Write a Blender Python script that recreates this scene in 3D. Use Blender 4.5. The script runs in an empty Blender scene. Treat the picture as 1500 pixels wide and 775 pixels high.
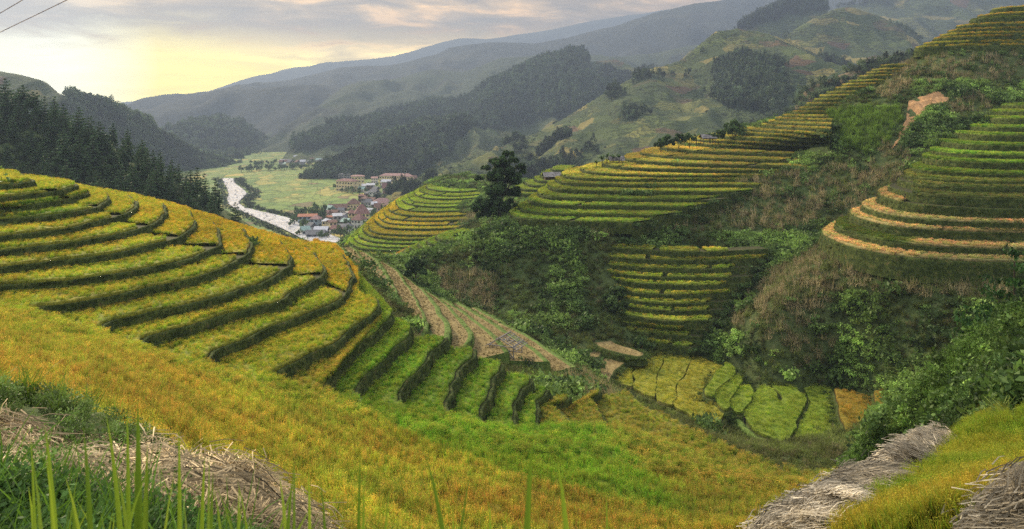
import bpy, math, random
import numpy as np
from mathutils import Vector, Matrix, Euler

random.seed(7)
rng = np.random.default_rng(11)
R = math.radians
scene = bpy.context.scene
col = scene.collection

# ------------------------------------------------------------------ camera
F, HU, HV = 1177.0, 750.0, 160.0          # focal length and horizon of the 1500 px wide photograph
cd = bpy.data.cameras.new('camera')
cam = bpy.data.objects.new('camera', cd)
col.objects.link(cam)
scene.camera = cam
cam.location = (0, 0, 0)
cam.rotation_euler = (R(90), 0, 0)
cd.sensor_width = 36
cd.lens = 36 * F / 1500
cd.shift_y = -(387.5 - HV) / 1500
cd.clip_start = 0.1
cd.clip_end = 60000
cd.dof.use_dof = True
cd.dof.focus_distance = 90
cd.dof.aperture_fstop = 5.0

# ------------------------------------------------------------------ light
SUN_AZ, SUN_EL = -38.0, 30.0              # degrees right of the view direction, above the horizon
sd = bpy.data.lights.new('sun', 'SUN')
sun = bpy.data.objects.new('sun', sd)
col.objects.link(sun)
sd.energy = 5.0
sd.angle = R(7)
sd.color = (1.0, 0.84, 0.60)
sdir = Vector((math.sin(R(SUN_AZ)) * math.cos(R(SUN_EL)), math.cos(R(SUN_AZ)) * math.cos(R(SUN_EL)), math.sin(R(SUN_EL))))
sun.rotation_euler = sdir.to_track_quat('Z', 'Y').to_euler()

scene.view_settings.view_transform = 'Standard'
scene.view_settings.look = 'None'
scene.view_settings.exposure = 0.6
scene.view_settings.gamma = 1.0
scene.render.engine = 'CYCLES'
cy = scene.cycles
cy.use_denoising = False
cy.max_bounces = 5
cy.sample_clamp_indirect = 4.0
cy.diffuse_bounces = 2
cy.glossy_bounces = 1
cy.transmission_bounces = 3
cy.volume_bounces = 0
cy.transparent_max_bounces = 6
cy.caustics_reflective = False
cy.caustics_refractive = False
cy.use_adaptive_sampling = True
cy.adaptive_threshold = 0.01


def N(nt, typ, **kw):
    n = nt.nodes.new(typ)
    for k, v in kw.items():
        if k.startswith('i_'):
            n.inputs[int(k[2:]) if k[2:].isdigit() else k[2:].replace('_', ' ')].default_value = v
        else:
            setattr(n, k, v)
    return n


def ramp(nt, fac, stops, interp='LINEAR'):
    r = nt.nodes.new('ShaderNodeValToRGB')
    r.color_ramp.interpolation = interp
    e = r.color_ramp.elements
    while len(e) < len(stops):
        e.new(0.5)
    for i, (p, c) in enumerate(stops):
        e[i].position = p
        e[i].color = (*c, 1) if len(c) == 3 else c
    nt.links.new(fac, r.inputs[0])
    return r.outputs[0]


def mixc(nt, f, a, b, mode='MIX'):
    m = nt.nodes.new('ShaderNodeMix')
    m.data_type = 'RGBA'
    m.blend_type = mode
    for s, v in ((0, f), (6, a), (7, b)):
        if hasattr(v, 'is_linked') or hasattr(v, 'links'):
            nt.links.new(v, m.inputs[s])
        elif s == 0:
            m.inputs[0].default_value = v
        else:
            m.inputs[s].default_value = (*v, 1) if len(v) == 3 else v
    return m.outputs[2]


def math_(nt, op, a, b=None, c=None, clamp=False):
    m = nt.nodes.new('ShaderNodeMath')
    m.operation = op
    m.use_clamp = clamp
    for i, v in enumerate((a, b, c)):
        if v is None:
            continue
        if isinstance(v, (int, float)):
            m.inputs[i].default_value = v
        else:
            nt.links.new(v, m.inputs[i])
    return m.outputs[0]


# ------------------------------------------------------------------ sky
w = bpy.data.worlds.new('World')
scene.world = w
w.use_nodes = True
nt = w.node_tree
nt.nodes.clear()
out = N(nt, 'ShaderNodeOutputWorld')
sky = N(nt, 'ShaderNodeTexSky', sky_type='NISHITA', sun_disc=False)
sky.sun_elevation = R(SUN_EL)
sky.sun_rotation = R(SUN_AZ)
sky.air_density = 1.5
sky.dust_density = 4
bg_sky = N(nt, 'ShaderNodeBackground', i_Strength=0.05)
nt.links.new(sky.outputs[0], bg_sky.inputs[0])
tc = N(nt, 'ShaderNodeTexCoord')
D = tc.outputs['Generated']
sep = N(nt, 'ShaderNodeSeparateXYZ')
nt.links.new(D, sep.inputs[0])
# direction of the bright gap in the clouds
g = Vector((-0.60, 1.0, 0.045)).normalized()
dt = N(nt, 'ShaderNodeVectorMath', operation='DOT_PRODUCT')
nt.links.new(D, dt.inputs[0])
dt.inputs[1].default_value = g
# stretch so the glow is wide along the horizon
zz = math_(nt, 'ABSOLUTE', math_(nt, 'SUBTRACT', sep.outputs[2], 0.03))
t = math_(nt, 'SUBTRACT', dt.outputs['Value'], math_(nt, 'MULTIPLY', zz, 0.75))
# clouds laid on a flat layer overhead
den = math_(nt, 'ADD', math_(nt, 'MAXIMUM', sep.outputs[2], 0.0), 0.11)
cmb = N(nt, 'ShaderNodeCombineXYZ')
nt.links.new(math_(nt, 'DIVIDE', sep.outputs[0], den), cmb.inputs[0])
nt.links.new(math_(nt, 'DIVIDE', sep.outputs[1], den), cmb.inputs[1])
n1 = N(nt, 'ShaderNodeTexNoise', i_Scale=2.2, i_Detail=11.0, i_Roughness=0.58, i_Distortion=0.5)
nt.links.new(cmb.outputs[0], n1.inputs['Vector'])
n2 = N(nt, 'ShaderNodeTexNoise', i_Scale=0.45, i_Detail=3.0, i_Roughness=0.5)
nt.links.new(cmb.outputs[0], n2.inputs['Vector'])
glow = ramp(nt, t, [(0.0, (0.50, 0.52, 0.57)), (0.45, (0.52, 0.51, 0.53)), (0.62, (1.5, 1.2, 0.75)), (0.79, (2.8, 2.0, 0.75)),
                    (0.92, (3.0, 2.2, 0.75)), (0.965, (3.6, 2.8, 0.35))])
g2 = Vector((-0.62, 1.0, 0.055)).normalized()
dt2 = N(nt, 'ShaderNodeVectorMath', operation='DOT_PRODUCT')
nt.links.new(D, dt2.inputs[0])
dt2.inputs[1].default_value = g2
wm = ramp(nt, math_(nt, 'SUBTRACT', math_(nt, 'MULTIPLY', dt2.outputs['Value'], 20.0), 19.0), [(0.80, (0, 0, 0)), (0.98, (1, 1, 1))])
glow = mixc(nt, wm, glow, (3.8, 3.6, 2.5))
cl = ramp(nt, n1.outputs[0], [(0.36, (0.32, 0.30, 0.31)), (0.46, (0.65, 0.63, 0.62)), (0.53, (1.05, 1.03, 1.0)), (0.64, (2.3, 2.1, 1.75))])
# the clouds thin out towards the bright gap
clmask = ramp(nt, t, [(0.88, (1, 1, 1)), (0.975, (0.10, 0.10, 0.10))])
cl2 = mixc(nt, clmask, (1, 1, 1), cl)
dark = ramp(nt, n2.outputs[0], [(0.38, (0.78, 0.77, 0.8)), (0.6, (1.12, 1.1, 1.06))])
dark = mixc(nt, clmask, (1, 1, 1), dark)
c = mixc(nt, 1.0, glow, cl2, 'MULTIPLY')
c = mixc(nt, 1.0, c, dark, 'MULTIPLY')
# a heavier cloud deck higher up
zd = math_(nt, 'ADD', sep.outputs[2], math_(nt, 'MULTIPLY', math_(nt, 'SUBTRACT', n1.outputs[0], 0.5), 0.10))
deck = ramp(nt, zd, [(0.066, (1, 1, 1)), (0.100, (0.24, 0.19, 0.17)), (0.20, (0.40, 0.36, 0.36)), (0.38, (1.0, 1.0, 1.05)), (1.0, (1.3, 1.3, 1.35))])
c = mixc(nt, 1.0, c, deck, 'MULTIPLY')
bg_cl = N(nt, 'ShaderNodeBackground', i_Strength=1.75)
nt.links.new(c, bg_cl.inputs[0])
mx = N(nt, 'ShaderNodeMixShader')
mx.inputs[0].default_value = 0.94
nt.links.new(bg_sky.outputs[0], mx.inputs[1])
nt.links.new(bg_cl.outputs[0], mx.inputs[2])
nt.links.new(mx.outputs[0], out.inputs[0])


# ------------------------------------------------------------------ helpers
def P(u, v, Y=None, z=None):
    """point seen at pixel (u, v) at depth Y or at height z"""
    if Y is None:
        Y = -z * F / (v - HV)
    return ((u - HU) / F * Y, Y, (HV - v) / F * Y)


def proj(x, Y, z):
    Yc = np.maximum(Y, 0.1)
    return HU + F * x / Yc, HV - F * z / Yc


def _hash(ix, iy, s):
    h = (ix.astype(np.int64) * 374761393 + iy.astype(np.int64) * 668265263 + s * 974634777) & 0xffffffff
    h = ((h ^ (h >> 13)) * 1274126177) & 0xffffffff
    h = (h ^ (h >> 16)) & 0xffffffff
    return h / 4294967295.0


def vnoise(x, y, s=0):
    ix, iy = np.floor(x), np.floor(y)
    fx, fy = x - ix, y - iy
    fx = fx * fx * (3 - 2 * fx)
    fy = fy * fy * (3 - 2 * fy)
    ix, iy = ix.astype(int), iy.astype(int)
    a, b = _hash(ix, iy, s), _hash(ix + 1, iy, s)
    c_, d = _hash(ix, iy + 1, s), _hash(ix + 1, iy + 1, s)
    return (a * (1 - fx) + b * fx) * (1 - fy) + (c_ * (1 - fx) + d * fx) * fy - 0.5


def fbm(x, y, sc, oct=5, s=0, gain=0.5):
    x = np.asarray(x, float) / sc
    y = np.asarray(y, float) / sc
    t_, a = 0, 1.0
    for o in range(oct):
        t_ = t_ + a * vnoise(x * 2 ** o + 17.3 * o, y * 2 ** o - 9.1 * o, s + o)
        a *= gain
    return t_


def tag(o, label=None, cat=None, group=None, kind=None):
    if label: o['label'] = label
    if cat: o['category'] = cat
    if group: o['group'] = group
    if kind: o['kind'] = kind
    return o


def link(o, parent=None):
    col.objects.link(o)
    if parent is not None:
        o.parent = parent
    return o


def mesh(name, V, Fc, mats, parent=None, smooth=False, mi=None, hidden=False):
    me = bpy.data.meshes.new(name)
    V = np.asarray(V, np.float32).reshape(-1, 3)
    if isinstance(Fc, np.ndarray):
        n, k = Fc.shape
        me.vertices.add(len(V))
        me.vertices.foreach_set('co', V.ravel())
        me.loops.add(n * k)
        me.loops.foreach_set('vertex_index', Fc.astype(np.int32).ravel())
        me.polygons.add(n)
        me.polygons.foreach_set('loop_start', np.arange(0, n * k, k, dtype=np.int32))
        me.polygons.foreach_set('loop_total', np.full(n, k, np.int32))
        me.update(calc_edges=True)
        me.validate()
    else:
        me.from_pydata([tuple(map(float, v)) for v in V], [], [tuple(map(int, f)) for f in Fc])
    for m in (mats if isinstance(mats, (list, tuple)) else [mats]):
        me.materials.append(m)
    if mi is not None:
        me.polygons.foreach_set('material_index', np.asarray(mi, np.int32))
    if smooth:
        me.polygons.foreach_set('use_smooth', np.ones(len(me.polygons), bool))
    o = bpy.data.objects.new(name, me)
    if not hidden:
        link(o, parent)
    return o


def vattr(o, name, vals):
    me = o.data
    vals = np.asarray(vals, np.float32)
    if vals.ndim == 1:
        a = me.attributes.new(name, 'FLOAT', 'POINT')
        a.data.foreach_set('value', vals)
    else:
        a = me.attributes.new(name, 'FLOAT_VECTOR', 'POINT')
        a.data.foreach_set('vector', vals.ravel())


def gridfaces(nr, nc, off=0):
    i = np.arange(nr - 1)[:, None] * nc + np.arange(nc - 1)[None, :]
    i = i.ravel() + off
    return np.stack([i, i + 1, i + nc + 1, i + nc], 1)


# ------------------------------------------------------------------ materials
def newmat(name):
    m = bpy.data.materials.new(name)
    m.use_nodes = True
    nt = m.node_tree
    nt.nodes.clear()
    o = N(nt, 'ShaderNodeOutputMaterial')
    return m, nt, o


def surf(nt, o, c, rough=0.9, trans=0.0, bump=None, spec=0.15):
    b = N(nt, 'ShaderNodeBsdfPrincipled', i_Roughness=rough)
    b.inputs['Specular IOR Level'].default_value = spec
    if isinstance(c, tuple):
        b.inputs['Base Color'].default_value = (*c, 1)
    else:
        nt.links.new(c, b.inputs['Base Color'])
    if bump is not None:
        bp = N(nt, 'ShaderNodeBump', i_Strength=bump[1], i_Distance=bump[2])
        nt.links.new(bump[0], bp.inputs['Height'])
        nt.links.new(bp.outputs[0], b.inputs['Normal'])
    if trans > 0:
        tr = N(nt, 'ShaderNodeBsdfTranslucent')
        if isinstance(c, tuple):
            tr.inputs[0].default_value = (*c, 1)
        else:
            nt.links.new(c, tr.inputs[0])
        m = N(nt, 'ShaderNodeMixShader')
        m.inputs[0].default_value = trans
        nt.links.new(b.outputs[0], m.inputs[1])
        nt.links.new(tr.outputs[0], m.inputs[2])
        nt.links.new(m.outputs[0], o.inputs[0])
    else:
        nt.links.new(b.outputs[0], o.inputs[0])


def noise(nt, scale, detail=4, rough=0.55, dist=0.0, vec=None):
    n = N(nt, 'ShaderNodeTexNoise', i_Scale=float(scale), i_Detail=float(detail), i_Roughness=rough, i_Distortion=dist)
    if vec is None:
        vec = N(nt, 'ShaderNodeNewGeometry').outputs['Position']
    nt.links.new(vec, n.inputs['Vector'])
    return n.outputs[0]


def noisemat(name, stops, scale, rough=0.9, bump=0.4, bd=0.1, detail=5, trans=0.0, scale2=None, stops2=None, f2=0.5):
    m, nt, o = newmat(name)
    n = noise(nt, scale, detail, 0.62)
    c = ramp(nt, n, stops)
    if scale2:
        c2 = ramp(nt, noise(nt, scale2, 3), stops2)
        c = mixc(nt, f2, c, c2)
    surf(nt, o, c, rough, trans, (noise(nt, scale * 3, 4), bump, bd))
    return m


def plain(name, c, rough=0.7, var=0.12, scale=3.0):
    m, nt, o = newmat(name)
    n = noise(nt, scale, 5)
    c = ramp(nt, n, [(0.3, tuple(x * (1 - var) for x in c)), (0.7, tuple(min(1, x * (1 + var)) for x in c))])
    surf(nt, o, c, rough)
    return m


def tintmat(name, trans=0.35, rootdark=0.5, sp=0.2, rough=0.6, var=0.25):
    """plant material: instance tint times the plant's own vertex colour"""
    m, nt, o = newmat(name)
    a = N(nt, 'ShaderNodeAttribute', attribute_type='INSTANCER', attribute_name='tint')
    v = N(nt, 'ShaderNodeAttribute', attribute_type='GEOMETRY', attribute_name='vc')
    c = mixc(nt, 1.0, a.outputs['Color'], v.outputs['Color'], 'MULTIPLY')
    oi = N(nt, 'ShaderNodeObjectInfo')
    r = ramp(nt, oi.outputs['Random'], [(0, (1 - var,) * 3), (1, (1 + var,) * 3)])
    c = mixc(nt, 1.0, c, r, 'MULTIPLY')
    surf(nt, o, c, rough, trans, spec=sp)
    return m


def crop_mat(name):
    """surface of the closed rice canopy under the tufts; colour from the mesh attribute"""
    m, nt, o = newmat(name)
    v = N(nt, 'ShaderNodeAttribute', attribute_type='GEOMETRY', attribute_name='vc')
    n = noise(nt, 2.2, 6, 0.75)
    n2 = noise(nt, 0.25, 3)
    c = mixc(nt, 1.0, v.outputs['Color'], ramp(nt, n, [(0.3, (0.22, 0.28, 0.22)), (0.5, (0.8, 0.8, 0.75)), (0.7, (1.4, 1.3, 1.0))]), 'MULTIPLY')
    c = mixc(nt, 1.0, c, ramp(nt, n2, [(0.35, (0.8, 0.9, 0.8)), (0.65, (1.15, 1.05, 1.1))]), 'MULTIPLY')
    surf(nt, o, c, 0.8, 0.15, (noise(nt, 5, 3), 0.8, 0.12))
    return m


M = {}
M['crop'] = crop_mat('rice_canopy')
M['rice'] = tintmat('rice_blades', 0.45, var=0.3)
M['leaf'] = tintmat('leaves', 0.3, var=0.35)
M['straw'] = tintmat('straw', 0.15, var=0.25, sp=0.1, rough=0.8)


def bankmat():
    m, nt, o = newmat('grassy_bank')
    n = noise(nt, 1.1, 8, 0.72)
    c = ramp(nt, n, [(0.28, (0.024, 0.034, 0.009)), (0.45, (0.052, 0.076, 0.018)), (0.56, (0.09, 0.12, 0.028)), (0.66, (0.14, 0.115, 0.045)), (0.78, (0.19, 0.12, 0.06))])
    # thin dry streaks hanging down the bank
    mp = N(nt, 'ShaderNodeMapping')
    mp.inputs['Scale'].default_value = (1, 1, 0.25)
    nt.links.new(N(nt, 'ShaderNodeNewGeometry').outputs['Position'], mp.inputs[0])
    s = noise(nt, 7, 3, 0.7, 0, mp.outputs[0])
    c = mixc(nt, 1.0, c, ramp(nt, s, [(0.35, (0.45, 0.5, 0.45)), (0.62, (1.35, 1.3, 1.2))]), 'MULTIPLY')
    surf(nt, o, c, 0.95, 0, (noise(nt, 4, 6, 0.8), 1.0, 0.25))
    return m


M['bank'] = bankmat()
M['mud'] = noisemat('terrace_soil', [(0.3, (0.03, 0.03, 0.012)), (0.6, (0.06, 0.06, 0.02))], 1.5)
M['ground'] = noisemat('hillside_ground', [(0.30, (0.025, 0.040, 0.012)), (0.48, (0.060, 0.095, 0.022)), (0.62, (0.095, 0.13, 0.036)), (0.75, (0.15, 0.15, 0.06))],
                       0.55, bump=1.0, bd=0.5, detail=9, scale2=0.05, stops2=[(0.4, (0.03, 0.05, 0.014)), (0.6, (0.085, 0.10, 0.04))], f2=0.4)
M['soil'] = noisemat('bare_soil', [(0.3, (0.30, 0.17, 0.075)), (0.55, (0.46, 0.27, 0.12)), (0.75, (0.58, 0.38, 0.20))], 0.8, bump=1.0, bd=0.3, detail=8)
M['stubble'] = noisemat('rice_stubble', [(0.3, (0.10, 0.068, 0.028)), (0.5, (0.21, 0.16, 0.06)), (0.72, (0.35, 0.275, 0.11))], 1.4, bump=1.0, bd=0.15, detail=8,
                        scale2=0.3, stops2=[(0.4, (0.15, 0.11, 0.045)), (0.6, (0.33, 0.26, 0.11))])
M['bund'] = noisemat('green_bund', [(0.3, (0.06, 0.10, 0.02)), (0.5, (0.12, 0.19, 0.035)), (0.7, (0.19, 0.24, 0.06))], 1.5, detail=7, bump=1.0)

# ------------------------------------------------------------------ contours of the terraces
def pts3(z, L):
    """L: (u, v) seen at height z | ('p', x, Y) plan | ('y', u, Y)"""
    o = []
    for q in L:
        if q[0] == 'p':
            o.append((q[1], q[2]))
        elif q[0] == 'y':
            o.append(((q[1] - HU) / F * q[2], q[2]))
        else:
            a = P(q[0], q[1], z=z)
            o.append((a[0], a[1]))
    return np.array(o, float)


def crom(Q, per):
    """Catmull-Rom through Q with `per` samples a segment"""
    Q = np.asarray(Q, float)
    E = np.vstack([2 * Q[0] - Q[1], Q, 2 * Q[-1] - Q[-2]])
    out_ = []
    t_ = np.linspace(0, 1, per, endpoint=False)[:, None]
    for i in range(1, len(E) - 2):
        p0, p1, p2, p3 = E[i - 1], E[i], E[i + 1], E[i + 2]
        d1, d2 = (p2 - p0) / 2, (p3 - p1) / 2
        L = np.linalg.norm(p2 - p1)
        for d in (d1, d2):
            l = np.linalg.norm(d)
            if l > L: d *= L / l
        out_.append((2 * t_**3 - 3 * t_**2 + 1) * p1 + (t_**3 - 2 * t_**2 + t_) * d1 + (-2 * t_**3 + 3 * t_**2) * p2 + (t_**3 - t_**2) * d2)
    out_.append(Q[-1:])
    return np.vstack(out_)


NEAR = {  # profile of the near side of the hollow: u -> (depth, height) downhill to uphill
    -620: [(88, -8.6), (66, -7.2), (45, -5.6), (25, -4), (12, -3.2)],
    -200: [(72, -16.2), (57, -13.4), (42, -10.8), (28, -8), (14, -4.6)],
    0: [(68, -17.6), (56, -15.7), (44, -13.5), (33, -11), (24, -8.6), (14, -5.2)],
    150: [(68, -19.2), (50, -16.1), (36, -13.1), (25, -10.0), (18, -7.6), (12, -5.4)],
    300: [(68, -21.7), (54, -19.3), (41, -16.5), (31, -14), (22, -11.2), (16, -7.4), (10, -5.2)],
    450: [(69, -24.2), (55, -21.5), (43, -19), (33, -16), (22, -12), (12, -7.3)],
    600: [(74.5, -27.6), (58, -24.1), (47, -21.6), (36.5, -19.1), (25, -14.5), (12, -8)],
    750: [(79, -31.2), (72, -29.3), (54, -24.8), (40, -20.9), (28, -16), (13, -9)],
    900: [(92, -35.0), (74, -30.2), (57.6, -26.4), (43, -22.5), (30, -17.5), (14, -9.5)],
    1050: [(86, -36.7), (68, -31.2), (46, -24), (32, -18.5), (16, -11.5)],
    1180: [(78, -36.2), (62, -29.5), (45, -23.5), (32, -18), (20, -12.5)],
    1300: [(72, -33.0), (58, -28), (45, -22.5), (32, -16.5), (22, -10.5)],
}
NU = sorted(NEAR)


def nearY(u, z):
    ys = []
    for k in NU:
        a = np.array(NEAR[k])[::-1]           # height decreasing with depth
        zz_, yy_ = a[:, 1], a[:, 0]
        if z < zz_[-1]:
            s = (yy_[-1] - yy_[-2]) / (zz_[-1] - zz_[-2])
            ys.append(yy_[-1] + s * (z - zz_[-1]))
        elif z > zz_[0]:
            s = (yy_[1] - yy_[0]) / (zz_[1] - zz_[0])
            ys.append(max(3, yy_[0] + s * (z - zz_[0])))
        else:
            ys.append(np.interp(-z, -zz_, yy_))
    return np.interp(u, NU, ys)


LEFT = [
    (-9.0, [(-30, 252), (25, 255), (45, 263), (30, 269), (0, 271), (-80, 278), (-200, 288), ('p', -93, 88), ('p', -98, 84)]),
    (-10.2, [(20, 258), (85, 264), (110, 272), (80, 280), (0, 290), (-60, 296), (-130, 302), ('p', -87, 86), ('p', -91, 82)]),
    (-11.3, [(60, 266), (110, 272), (129, 281), (105, 292), (50, 300), (0, 305), (-80, 314), ('p', -81, 85), ('p', -85, 81)]),
    (-12.4, [(90, 270), (140, 278), (159, 288), (144, 303), (80, 315), (0, 322), (-60, 330), ('p', -75, 84), ('p', -79, 80)]),
    (-13.5, [(120, 274), (180, 284), (201, 298), (178, 317), (100, 334), (0, 347), (-50, 356), ('p', -70, 82), ('p', -73, 78)]),
    (-14.6, [(160, 280), (222, 292), (245, 310), (213, 333), (120, 354), (0, 368), (-40, 376), ('p', -64, 80), ('p', -67, 77)]),
    (-15.7, [(200, 288), (262, 304), (285, 324), (257, 350), (150, 374), (0, 392), (-30, 398), ('p', -57, 78), ('p', -60, 75)]),
    (-16.8, [(240, 298), (298, 315), (320, 337), (314, 364), (200, 398), (60, 415), (0, 419), (-15, 424), ('p', -52, 73)]),
    (-17.9, [(290, 312), (345, 330), (366, 350), (362, 376), (285, 408), (168, 433), (101, 445), (60, 451), (52, 458)]),
    (-19.1, [(340, 328), (397, 347), (420, 370), (423, 393), (350, 427), (250, 452), (180, 468), (148, 477), (140, 485)]),
    (-20.3, [(390, 342), (448, 360), (470, 384), (472, 404), (410, 440), (320, 466), (250, 485), (220, 496), (212, 508)]),
    (-21.6, [(440, 356), (490, 362), (516, 395), (508, 433), (450, 460), (393, 482), (345, 503), (316, 518), (308, 531)]),
    (-22.9, [(462, 352), (494, 363), (519, 396), (522, 420), (536, 434), (557, 439), (540, 468), (475, 508), (402, 551)]),
    (-24.2, [(532, 437), (546, 442), (561, 447), (573, 464), (556, 486), (520, 512), (492, 538), (473, 560), (468, 573)]),
    (-25.6, [(600, 480), (600, 492), (590, 503), (570, 522), (550, 540), (534, 556), (526, 568), (521, 576), (521, 583)]),
    (-27.1, [(655, 495), (652, 504), (638, 513), (624, 530), (610, 546), (600, 560), (592, 573), (589, 582), (591, 590)]),
    (-28.6, [(700, 512), (697, 524), (684, 535), (677, 550), (670, 563), (663, 576), (657, 588), (656, 598), (659, 607)]),
    (-30.0, [(740, 535), (737, 545), (725, 554), (722, 570), (717, 583), (712, 595), (708, 606), (708, 615), (712, 625)]),
    (-31.3, [(778, 555), (775, 563), (763, 572), (760, 585), (758, 595), (756, 605), (755, 614), (756, 622), (760, 629)]),
    (-32.5, [(806, 572), (803, 580), (791, 588), (791, 597), (790, 605), (790, 612), (790, 619), (791, 626), (795, 632)]),
    (-33.6, [(835, 582), (832, 588), (818, 595), (825, 603), (829, 610), (832, 617), (836, 624), (840, 631), (847, 638)]),
    (-34.8, [(880, 570), (882, 577), (872, 585), (878, 595), (882, 605), (886, 615), (891, 624), (898, 633), (910, 642)]),
    (-36.0, [(925, 575), (930, 582), (935, 588), (945, 594), (955, 600), (968, 606), (982, 613), (996, 620), (1010, 628)]),
]
EXTRA_BASE = []


def wobble(Q, amp, sc, s):
    T = np.gradient(Q, axis=0)
    T /= np.linalg.norm(T, axis=1, keepdims=True) + 1e-9
    Nn = np.stack([-T[:, 1], T[:, 0]], 1)
    return Q + Nn * (fbm(Q[:, 0], Q[:, 1], sc, 3, s) * amp)[:, None]


def left_contours():
    out_ = []
    for i, (z, L) in enumerate(LEFT):
        far = crom(pts3(z, L), 18)
        xn, Yn = far[-1]
        un = HU + F * xn / Yn
        uu = un + ((1300 if z < -22 else 1110) - un) * np.linspace(0, 1, 121)[1:] ** 1.7
        d0 = Yn - nearY(un, z)
        Yq = np.array([nearY(q, z) for q in uu]) + d0 * np.exp(-(uu - un) / 90.0)
        Yq = np.convolve(np.pad(Yq, 4, 'edge'), np.ones(9) / 9, 'valid')
        Yq += (Yn - Yq[0]) * np.exp(-np.arange(len(Yq)) / 5.0) * 0.6
        near = np.stack([(uu - HU) / F * Yq, Yq], 1)
        C = np.vstack([far, near])
        C = wobble(C, 0.9, 5.0, i)
        # round the hollow's tip
        k = len(far)
        for _ in range(3):
            C[k - 8:k + 10] = (C[k - 9:k + 9] + 2 * C[k - 8:k + 10] + C[k - 7:k + 11]) / 4
        out_.append((z, C, 54))
    return out_[::-1]            # lowest first


def loft(keys, per=14, wob=0.6, seed=0, sc=6.0):
    """keys: (level, z, pts) low to high, same number of points; returns one contour a level"""
    K = [(l, z, crom(pts3(z, L), per)) for l, z, L in keys]
    out_ = []
    for a, b in zip(K[:-1], K[1:]):
        for l in range(a[0], b[0]):
            t_ = (l - a[0]) / (b[0] - a[0])
            if l > a[0]: t_ += 0.22 * (_hash(np.array(l), np.array(seed), 5) - 0.5) / (b[0] - a[0]) * 1.6
            out_.append((a[1] * (1 - t_) + b[1] * t_, wobble(a[2] * (1 - t_) + b[2] * t_, wob, sc, seed + l)))
    out_.append((K[-1][1], wobble(K[-1][2], wob, sc, seed + 99)))
    return out_


CENTRE = loft([
    (0, -25.5, [(800, 298), (765, 304), (747, 314), (770, 321), (830, 324), (925, 327)]),
    (6, -19.0, [(880, 241), (838, 248), (823, 256), (850, 262), (940, 264), (1135, 264)]),
    (9, -15.5, [(965, 225), (928, 226), (915, 232), (960, 238), (1050, 242), (1185, 245)]),
    (12, -11.8, [(1035, 199), (1007, 203), (995, 208), (1050, 213), (1130, 216), (1226, 219)]),
    (17, -5.5, [(1150, 177), (1125, 180), (1115, 184), (1140, 186), (1175, 188), (1215, 190)]),
    (21, -1.0, [('y', 1195, 275), ('y', 1168, 264), ('y', 1160, 254), ('y', 1175, 248), ('y', 1195, 245), ('y', 1220, 242)]),
    (25, 4.0, [('y', 1235, 275), ('y', 1208, 264), ('y', 1200, 254), ('y', 1213, 248), ('y', 1228, 245), ('y', 1245, 243)]),
    (33, 13.5, [('y', 1335, 275), ('y', 1300, 264), ('y', 1288, 254), ('y', 1300, 250), ('y', 1318, 248), ('y', 1335, 247)]),
], 16, 0.7, 20)
UPPER = loft([
    (0, 19.5, [('y', 1385, 275), ('y', 1350, 264), ('y', 1345, 255), ('y', 1400, 248), ('y', 1500, 245), ('y', 1640, 243)]),
    (5, 26.5, [('y', 1440, 278), ('y', 1408, 268), ('y', 1403, 259), ('y', 1440, 252), ('y', 1520, 249), ('y', 1650, 247)]),
    (8, 32.5, [('y', 1490, 284), ('y', 1458, 274), ('y', 1452, 264), ('y', 1482, 257), ('y', 1540, 253), ('y', 1660, 250)]),
], 14, 0.7, 60)
RIGHT = loft([
    (0, -25.5, [(1245, 322), (1215, 332), (1203, 342), (1235, 358), (1280, 370), (1340, 379), (1410, 383), (1480, 385), (1600, 386)]),
    (2, -22.0, [(1287, 300), (1258, 307), (1247, 315), (1275, 325), (1310, 332), (1360, 337), (1420, 340), (1500, 342), (1620, 343)]),
    (5, -16.6, [(1340, 264), (1312, 267), (1303, 273), (1330, 282), (1360, 286), (1400, 289), (1440, 291), (1500, 292), (1620, 292)]),
    (8, -13.2, [(1378, 239), (1348, 242), (1338, 247), (1360, 251), (1390, 253), (1430, 255), (1470, 256), (1520, 256), (1640, 256)]),
    (12, -6.0, [(1428, 190), (1402, 191.5), (1393, 194), (1410, 196), (1430, 197.5), (1460, 198.5), (1490, 199), (1540, 199), (1650, 199)]),
    (16, 0.9, [('y', 1500, 230), ('y', 1470, 225), ('y', 1460, 219), ('y', 1475, 209), ('y', 1490, 204), ('y', 1510, 200), ('y', 1540, 197), ('y', 1580, 194), ('y', 1660, 192)]),
], 14, 0.5, 80)
LOWER = loft([
    (0, -45.0, [(880, 478), (893, 486), (915, 494), (955, 501), (1012, 509)]),
    (3, -41.2, [(880, 446), (898, 457), (935, 466), (985, 471), (1045, 469)]),
    (6, -37.5, [(885, 413), (903, 423), (940, 430), (1000, 433), (1078, 429)]),
    (11, -30.5, [(850, 353), (866, 360), (930, 366), (1030, 369), (1125, 365)]),
], 18, 1.6, 120, 9)
ARC = loft([
    (0, -46.0, [(550, 318), (525, 337), (504, 360), (520, 370), (560, 374), (640, 373)]),
    (5, -42.2, [(577, 301), (551, 314), (540, 330), (552, 341), (600, 345), (690, 343)]),
    (9, -39.2, [(604, 284), (580, 293), (571, 305), (585, 314), (630, 317), (700, 314)]),
    (15, -35.0, [(660, 262), (635, 267), (624, 274), (645, 280), (680, 281), (722, 277)]),
], 16, 1.0, 150, 12)
SMALL = loft([
    (0, -45.0, [(585, 372), (560, 380), (552, 390), (580, 401), (650, 406)]),
    (4, -40.0, [(625, 352), (600, 361), (590, 370), (612, 378), (665, 380)]),
    (8, -36.3, [(675, 336), (650, 341), (638, 347), (648, 353), (680, 354)]),
], 12, 0.8, 170, 9)
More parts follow.
